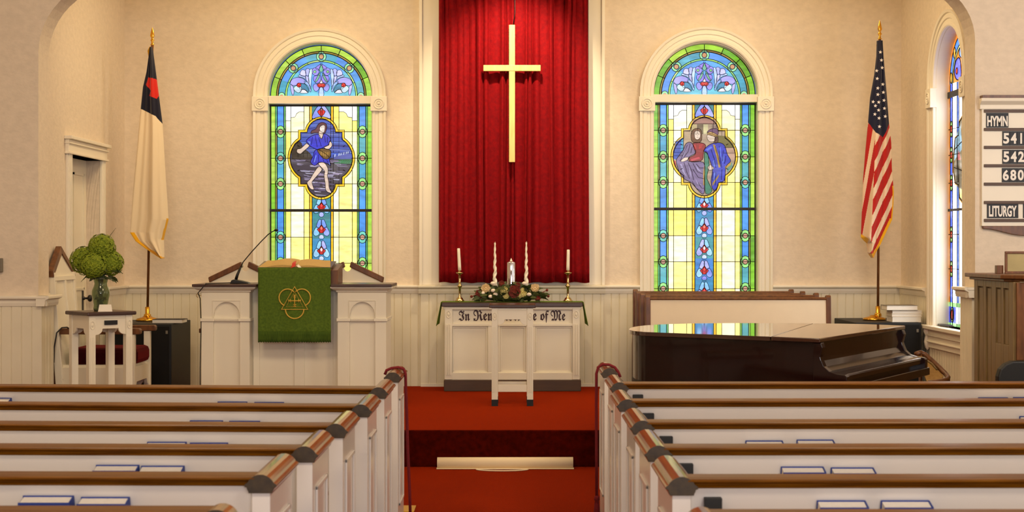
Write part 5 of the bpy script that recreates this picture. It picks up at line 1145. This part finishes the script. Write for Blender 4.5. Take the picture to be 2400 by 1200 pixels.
for p in (pl + kv * 0.25 - nv * 0.2, pf - kv * 0.25 - nv * 0.2, Vector((1.25, 11.75)) * PS):
    MB().lathe([(0.035, 0), (0.04, 0.05), (0.03, 0.07), (0.045, 0.12), (0.06, 0.5), (0.075, 0.7), (0.085, 0.76)], (p.x, p.y, 0), 14).build('leg', M['piano'], piano)

# chair with curved rail beside the piano
c0 = Vector(W(2185, 860, 11.95))
ch = thing('cane_chair', 'wooden chair with curved brown rail and tan cane back beside the piano keyboard', 'chair', (c0.x, c0.y, 0))
loop = [W(2146, 830, 12.12), W(2158, 826, 12.14), W(2168, 831, 12.13), W(2186, 847, 12.08), W(2203, 863, 12.0), W(2217, 877, 11.93), W(2222, 884, 11.88), W(2219, 890, 11.82), W(2207, 894, 11.79), W(2190, 896, 11.78), W(2176, 897, 11.78)]
MB().tube(loop, 0.019, 10).build('curved_rail', M['brown'], ch)
inner = [W(2150, 834, 12.12), W(2160, 834, 12.12), W(2170, 842, 12.09), W(2186, 856, 12.04), W(2200, 869, 11.97), W(2211, 880, 11.91), W(2208, 889, 11.84), W(2186, 893, 11.81), W(2172, 893, 11.81)]
mb = MB(); n = len(inner); mb.add(inner + [(p[0], p[1], p[2] - 0.01) for p in inner], [tuple(range(n)), tuple(range(2 * n - 1, n - 1, -1))] + [(i, (i + 1) % n, n + (i + 1) % n, n + i) for i in range(n)]); mb.build('cane_panel', M['cane'], ch)
for i in (1, 6, 10, 4): MB().tube([loop[i], (loop[i][0], loop[i][1], 0)], 0.016, 8).build('leg', M['brown'], ch)
MB().tube([W(2162, 838, 12.1), W(2184, 852, 12.03), W(2196, 866, 11.97)], 0.008, 6).build('slat', M['olive'], ch)

# ------------------------------------------------------------------ organ, hymn board and small things on the arch wall
OX = 3.55
orq = thing('organ_console', 'olive oak organ console with slotted end panel and roll top', 'organ', (4.1, 11.7, 0))
ydiv = [(11.2, 11.30), (11.43, 11.48), (11.61, 11.71), (11.85, 11.91), (12.06, 12.15)]; slots = [(11.30, 11.43, 1.0), (11.48, 11.61, 1.0), (11.71, 11.85, 0.3), (11.91, 12.06, 0.3)]
mb = MB(); mb.box(OX + 0.018, OX + 0.05, 11.2, 12.15, 0, 1.455)
for a, b in ydiv: mb.box(OX, OX + 0.02, a, b, 0, 1.455)
for a, b, zb in slots: mb.box(OX, OX + 0.02, a, b, 1.405, 1.455); mb.box(OX, OX + 0.02, a, b, 0, zb); mb.box(OX + 0.008, OX + 0.02, a + 0.03, b - 0.015, zb, 1.395)
mb.build('end_panel', M['olive'], orq, bevel=0.003)
MB().box(OX + 0.02, OX + 0.075, 11.18, 11.26, 0.90, 1.45).build('corner_post', M['brown'], orq, bevel=0.004)
mb = MB()
for i in range(15): mb.tube([(OX + 0.075, 11.215 + 0.004 * i, 0.965 + i * 0.033), (4.75, 11.215 + 0.004 * i, 0.965 + i * 0.033)], 0.0175, 8)
mb.box(OX + 0.05, 4.75, 11.29, 11.33, 0.95, 1.45); mb.build('roll_top', M['brown'], orq)
mb = MB(); mb.box(OX + 0.05, 4.75, 11.2, 12.1, 0.86, 0.945); mb.box(OX + 0.05, 4.75, 11.65, 12.1, 0, 0.86); mb.build('body', M['olive'], orq, bevel=0.004)
MB().box(OX + 0.1, OX + 0.16, 11.19, 11.21, 0.925, 0.95).build('lift_handle', M['brown'], orq)
mb = MB(); mb.prism([(OX - 0.06, 11.3), (OX - 0.06, 12.2), (4.8, 12.2), (4.8, 11.12), (OX + 0.08, 11.12)], 'z', 1.475, 1.505); mb.prism([(OX - 0.03, 11.32), (OX - 0.03, 12.18), (4.78, 12.18), (4.78, 11.15), (OX + 0.09, 11.15)], 'z', 1.455, 1.475); mb.build('cornice', M['brown'], orq, bevel=0.006)
oc = thing('organ_chair', 'dark rounded chair back in front of the organ console', 'chair', (3.8, 10.8, 0))
x0 = X(2340, 10.75)
mb = MB(); mb.prism([(x0, 0.45), (x0, 0.82), (x0 + 0.015, 0.87), (x0 + 0.05, 0.905), (x0 + 0.1, 0.925), (x0 + 0.6, 0.925), (x0 + 0.65, 0.9), (x0 + 0.67, 0.86), (x0 + 0.67, 0.45)], 'y', 10.75, 10.83); mb.build('backrest', M['black'], oc, bevel=0.012)
MB().box(x0, x0 + 0.67, 10.78, 11.1, 0.42, 0.47).build('seat', M['black'], oc, bevel=0.01)
for a in (0.02, 0.61):
    for y in (10.79, 11.04): MB().box(x0 + a, x0 + a + 0.04, y, y + 0.04, 0, 0.43).build('leg', M['blackm'], oc)
od = 11.7
pf_ = thing('picture_frame', 'brown framed faded print standing on top of the organ', 'picture', (X(2400, od), od, 1.505), math.radians(0))
a, b, z0, z1 = X(2356, od), X(2446, od), 1.506, Z(589, od)
mb = MB(); inset_frame(mb, a, b, z0, z1, 0.018, od, od + 0.02); mb.build('frame', M['brown'], pf_, bevel=0.003); MB().box(a + 0.015, b - 0.015, od + 0.008, od + 0.016, z0 + 0.015, z1 - 0.015).build('print', M['picture'], pf_)
tag(MB().box(X(2340, od), X(2355, od), od + 0.03, od + 0.09, 1.506, Z(622, od)).build('wood_block', M['brown'], bevel=0.003), 'small brown wooden block beside the framed print on the organ', 'block')
HD = AF - 0.03; hx = lambda p: X(p, HD); hz = lambda p: Z(p, HD)
hb = thing('hymn_board', 'white hymn board with dark slot rails and number cards on the wall above the organ', 'sign', (hx(2400), AF, hz(540)))
RX = 2508
MB().box(hx(2301), hx(RX - 8), HD, AF, hz(530), hz(254)).build('board', M['trim'], hb, bevel=0.004)
mb = MB(); mb.prism([(AF, hz(256)), (HD - 0.01, hz(256)), (HD - 0.014, hz(246)), (HD - 0.05, hz(238)), (HD - 0.055, hz(231)), (AF, hz(231))], 'x', hx(2296), hx(RX - 3)); mb.build('cornice', M['trim'], hb, bevel=0.003)
MB().box(hx(2299), hx(RX - 6), HD - 0.05, AF, hz(231), hz(224)).build('top_cap', M['brown'], hb)
for y in (257, 300, 342, 385, 428, 471, 513): MB().box(hx(2306), hx(RX - 14), HD - 0.014, HD, hz(y + 7), hz(y)).build('slot_rail', M['plinth'], hb, bevel=0.002)
mb = MB(); c = (2301 + RX - 8) / 2; w = c - 2304
pts = [(hx(2304), hz(530)), (hx(2304), hz(536))] + [(hx(c + w * q), hz(536 + 16 * (0.5 + 0.5 * math.cos(math.pi * q)) ** 1.0)) for q in [-0.92 + 1.84 * i / 20 for i in range(21)]] + [(hx(c + w), hz(536)), (hx(c + w), hz(530))]
mb.prism(pts, 'y', HD - 0.005, AF); mb.build('scroll_bracket', M['brown'], hb, bevel=0.003)
def card(x0, x1, y0, y1, txt, tx0, tx1, ty0, ty1):
    o = MB().box(hx(x0), hx(x1), HD - 0.008, HD - 0.002, hz(y1), hz(y0)).build('number_card', M['tile'], hb)
    if txt:
        mb = MB(); v, f = text_mesh(txt, hx(tx0), hx(tx1), hz(ty1), hz(ty0), HD - 0.0085, 0.035, 0.001); mb.add(v, f); mb.build('lettering', M['ink'], o, recalc=False)
card(2311, 2363, 265, 299, 'HYMN', 2313, 2361, 272, 296)
for y, ds in ((308, '541'), (351, '542'), (394, '680')):
    for k, g in enumerate(ds):
        x0 = 2349 + 17.5 * k - (1 if y > 390 else 0); wd = 14 if g != '1' else 4
        card(x0, x0 + 17, y, y + 33, g, x0 + 1.5 + (5 if g == '1' else 0), x0 + 1.5 + wd + (5 if g == '1' else 0), y + 4, y + 29)
card(2313, 2386, 478, 511, 'LITURGY', 2317, 2382, 482, 508)
card(2397.5, 2460, 478, 511, None, 0, 0, 0, 0)
tag(MB().box(X(-14, AF), X(8, AF), AF - 0.035, AF, Z(638, AF), Z(605, AF)).build('thermostat', M['grey'], bevel=0.006), 'small grey wall box beside the chancel opening', 'wall box')

# ------------------------------------------------------------------ floor things in the aisle
rd = 12.13
rl = thing('aisle_runner', 'rolled white aisle runner lying at the foot of the platform', 'cloth roll', (X(1184, rd), rd, 0.0))
MB().tube([(X(1025, rd), rd, 0.045), (X(1343, rd), rd - 0.0, 0.047)], 0.043, 24).build('roll', M['roll'], rl)
mb = MB(); mb.sweep([((X(a, rd - 0.04), rd - 0.04, 0.004), (0, -1, 0), (0, 0, 1)) for a in (1023, 1345)], [(-0.05, 0), (0.012, 0.0), (0.012, 0.003), (-0.05, 0.006)]); mb.build('loose_edge', M['roll'], rl)
mb = MB(); mb.tube([(X(1116 + (1238 - 1116) * (0.5 - 0.5 * math.cos(t * math.pi / 12)) if t <= 12 else 1116 + 122 * (0.5 - 0.5 * math.cos(t * math.pi / 12)), rd - 0.07), rd - 0.07 - 0.09 * math.sin(t * math.pi / 12) * (1 if t <= 12 else 0.1), 0.006) for t in range(24)], 0.005, 6, closed=True); mb.build('pull_cord', M['roll'], rl)
bp = MB(); bp.box(X(930, 10.2), X(972, 10.2), 10.12, 10.36, 0.0, 0.008)
tag(bp.build('floor_plate', M['brassplate'], bevel=0.002), 'brass floor plate set in the red carpet beside the front pew', 'floor plate')

# ------------------------------------------------------------------ pews
ORD = ('front', 'second', 'third', 'fourth', 'fifth', 'sixth', 'seventh')
def pew(side, i, cd, xe, xcap, tilt, xo, rail_on=True, capl=0.53, holder=False):
    """side -1 pulpit side, +1 piano side; cd = depth of the cap's near end; tilt = rail depth per metre"""
    sname = 'pulpit' if side < 0 else 'piano'
    lab = ('white screen with wood-capped end ahead of the first pew on the %s side' % sname) if not rail_on else '%s white pew from the platform on the %s side with a brown top rail' % (ORD[i].replace('second', 'second').capitalize() if False else ORD[i], sname)
    t = thing('pew' if rail_on else 'pew_screen', lab, 'pew', (xcap + side * 1.2, cd + 0.2, 0), group=None)
    prof = [(0.039, 0.9025), (0.040, 0.908), (0.044, 0.916), (0.045, 0.921), (0.052, 0.923), (0.053, 0.930), (0.048, 0.934), (0.043, 0.937), (0.038, 0.945), (0.030, 0.953), (0.020, 0.959), (0.008, 0.963)]
    loop = prof + [(-a, z) for a, z in reversed(prof)]
    capm = MB(); capm.prism([(xcap + a, z) for a, z in loop], 'y', cd, cd + capl); capm.m[0] = capm.m[1] = 1; capm.build('end_cap', [M['woody'], M['endgrain']], t, bevel=0.0015)
    x0, x1 = xcap - 0.03, xcap + 0.03; xs = xcap - side * 0.03
    endm = MB(); endm.box(x0, x1, cd + 0.012, cd + capl - 0.015, 0, 0.903); e = endm.build('pew_end', M['pew'], t, bevel=0.003)
    mb = MB()
    ya, yb, za, zb = cd + 0.10, cd + capl - 0.10, 0.16, 0.80; w = 0.016; u0, u1 = sorted((xs, xs - side * 0.009))
    for b in ((ya, yb, za, za + w), (ya, yb, zb - w, zb), (ya, ya + w, za, zb), (yb - w, yb, za, zb)): mb.box(u0, u1, *b)
    mb.build('panel_moulding', M['pew'], t, bevel=0.003)
    def path(dy=0.0):
        n = 6; P = []
        for q in range(n + 1):
            x = xcap + side * 0.02 + (xo - xcap) * q / n; P.append(((x, cd + 0.12 + tilt * abs(x - xcap) + dy, 0), (0, 1, 0), (0, 0, 1)))
        return P
    if rail_on:
        MB().sweep(path(), [(-0.102, 0.924), (-0.106, 0.928), (-0.101, 0.933), (-0.103, 0.938), (-0.112, 0.944), (-0.120, 0.946), (-0.121, 0.951), (-0.115, 0.955), (-0.10, 0.9555), (-0.085, 0.957), (-0.01, 0.957), (0.0, 0.952), (0.0, 0.926)]).build('top_rail', M['wood'], t)
        MB().sweep(path(), [(-0.09, 0.93), (-0.065, 0.93), (0.085, 0.40), (0.06, 0.40)]).build('back_panel', M['pew'], t)
        MB().sweep(path(), [(0.055, 0.43), (0.45, 0.45), (0.45, 0.415), (0.055, 0.395)]).build('seat', M['pew'], t)
        MB().sweep(path(), [(0.07, 0.0), (0.10, 0.0), (0.10, 0.40), (0.07, 0.40)]).build('kick_panel', M['pew'], t)
        MB().sweep(path(), [(-0.06, 0.655), (0.01, 0.655), (0.01, 0.667), (-0.06, 0.667)]).build('book_rack', M['wood'], t)
        if holder:
            hxx = xcap + 0.075; MB().box(hxx, hxx + 0.056, cd + 0.012, cd + 0.045, 0.845, 0.893).build('card_holder', M['black'], t, bevel=0.002)
    else:
        MB().sweep(path(), [(0.06, 0.0), (0.085, 0.0), (0.085, 0.84), (0.06, 0.84)]).build('screen_panel', M['pew'], t); MB().sweep(path(), [(0.03, 0.84), (0.11, 0.84), (0.11, 0.862), (0.03, 0.862)]).build('screen_rail', M['wood'], t)
    xq = xo; mb = MB(); q = cd + 0.12 + tilt * abs(xo - xcap); a, b = sorted((xo, xo + side * 0.05)); mb.box(a, b, q - 0.12, q + 0.45, 0, 0.93); mb.build('outer_end', M['pew'], t)
    return lambda x: cd + 0.12 + tilt * abs(x - xcap)
LC = [(9.32, -0.710, 0.06), (8.32, -0.709, 0.075), (7.41, -0.714, 0.06), (6.60, -0.742, 0.045), (5.85, -0.774, 0.03), (5.12, -0.819, 0.018)]
RC_ = [(9.64, 0.590, 0.01), (8.63, 0.583, 0.012), (7.66, 0.556, 0.01), (6.72, 0.552, 0.01), (5.87, 0.542, 0.008), (5.07, 0.543, 0.005)]
LB, RB = [], []
for k, (cd_, xc_, tl_) in enumerate(LC): LB.append(pew(-1, max(0, k - 1), cd_, -0.7, xc_, tl_, -4.6, rail_on=k > 0))
for k, (cd_, xc_, tl_) in enumerate(RC_): RB.append(pew(1, max(0, k - 1), cd_, 0.7, xc_, tl_, 4.5, rail_on=k > 0, holder=k > 0))
LB.append(pew(-1, 5, 4.435, -0.8, -0.835, 0.0, -4.6, capl=0.115)); RB.append(pew(1, 5, 4.375, 0.7, 0.535, 0.0, 4.5, capl=0.115))
# hymnals in the racks: leaning with the pew back
def hymnal(side, k, px0, px1, py, label):
    f = (LB if side < 0 else RB)[k]; d = (LC if side < 0 else RC_)[k][0]
    for _ in range(6):
        x = X((px0 + px1) / 2, d); z = Z(py, d); d = f(x) - 0.09 + (0.93 - z) * 0.28 - 0.004
    w = X(px1, d) - X(px0, d); h = 0.225; th = 0.06; an = math.atan(0.28)
    t = bpy.data.objects.new('hymnal', None); C.objects.link(t); tag(t, label, 'book', 'blue hymnals in the pew racks')
    up = Vector((0, -math.sin(an), math.cos(an))); t.location = Vector((x, d, z)) - up * h; t.rotation_euler = (an, 0, 0); t.empty_display_size = 0.05
    MB().box(-w / 2, w / 2, -0.005, 0, 0, h).build('cover', M['hymnal'], t, local=True, bevel=0.001); MB().box(-w / 2, w / 2, -th, -th + 0.005, 0, h).build('cover', M['hymnal'], t, local=True, bevel=0.001)
    MB().box(w / 2 - 0.004, w / 2, -th + 0.004, -0.004, 0, h).build('spine', M['hymnal'], t, local=True); MB().box(-w / 2 + 0.004, w / 2 - 0.005, -th + 0.005, -0.005, 0.004, h - 0.004).build('pages', M['page'], t, local=True)
side_n = {-1: 'pulpit', 1: 'piano'}
for s, k, bs in ((-1, 5, ((54, 174, 1161), (190, 305, 1164))), (-1, 4, ((225, 327, 1089), (331, 433, 1091))), (-1, 3, ((345, 438, 1035), (445, 535, 1037))), (-1, 2, ((445, 523, 985), (537, 610, 986))), (-1, 1, ((510, 580, 941), (596, 666, 942))),
                 (1, 5, ((1914, 2028, 1172), (2064, 2178, 1172))), (1, 4, ((1830, 1930, 1093), (1947, 2047, 1095))), (1, 3, ((1747, 1834, 1032), (1867, 1953, 1030)))):
    for q, (a, b, y) in enumerate(bs):
        near = (q == 1) if s < 0 else (q == 0)
        hymnal(s, k, a, b, y, 'blue hymnal %s aisle in the pair behind the %s pew, %s side' % ('nearer the' if near else 'farther from the', ORD[k - 1], side_n[s]))
hymnal(-1, 1, -52, 28, 932, 'blue hymnal far from the aisle behind the front pew, pulpit side')
hymnal(1, 1, 2292, 2362, 931, 'blue hymnal behind the front pew, piano side, by the organ, nearer the aisle')
hymnal(1, 1, 2374, 2444, 930.5, 'blue hymnal behind the front pew, piano side, by the organ, farther from the aisle')
hymnal(1, 2, 2389, 2470, 975, 'blue hymnal far from the aisle behind the second pew, piano side')
# cords hung over the front screens
lr = MB(); d = 9.6
lr.tube([W(902, 878, d), W(906, 868, d), W(918, 863, d), W(934, 861, d), W(946, 865, d), W(950.5, 876, d), W(951, 905, d), W(953, 960, d), W(956, 1060, d), W(960, 1150, d), W(962.5, 1234, d)], 0.009, 8)
tag(lr.build('reserved_cord', M['rope']), 'maroon cord looped over the front pew end on the pulpit side', 'cord')
rr = thing('reserved_cord', 'maroon tasselled cord looped over the front pew end on the piano side', 'cord', (0.52, 9.95, 0.1)); d = 9.75
MB().tube([W(1454, 884, d), W(1449, 872, d), W(1441, 861, d), W(1428, 855, d), W(1412, 854, d), W(1402, 861, d), W(1398, 876, d), W(1397.5, 940, d), W(1398, 1060, d), W(1398.5, 1166, d)], 0.009, 8).build('rope', M['rope'], rr)
MB().lathe([(0.006, 0.16), (0.016, 0.15), (0.018, 0.13), (0.012, 0.125), (0.016, 0.1), (0.024, 0.0), (0.0, 0.0)], (X(1399, d), d, Z(1164, d) - 0.15), 14).build('tassel', M['rope'], rr)
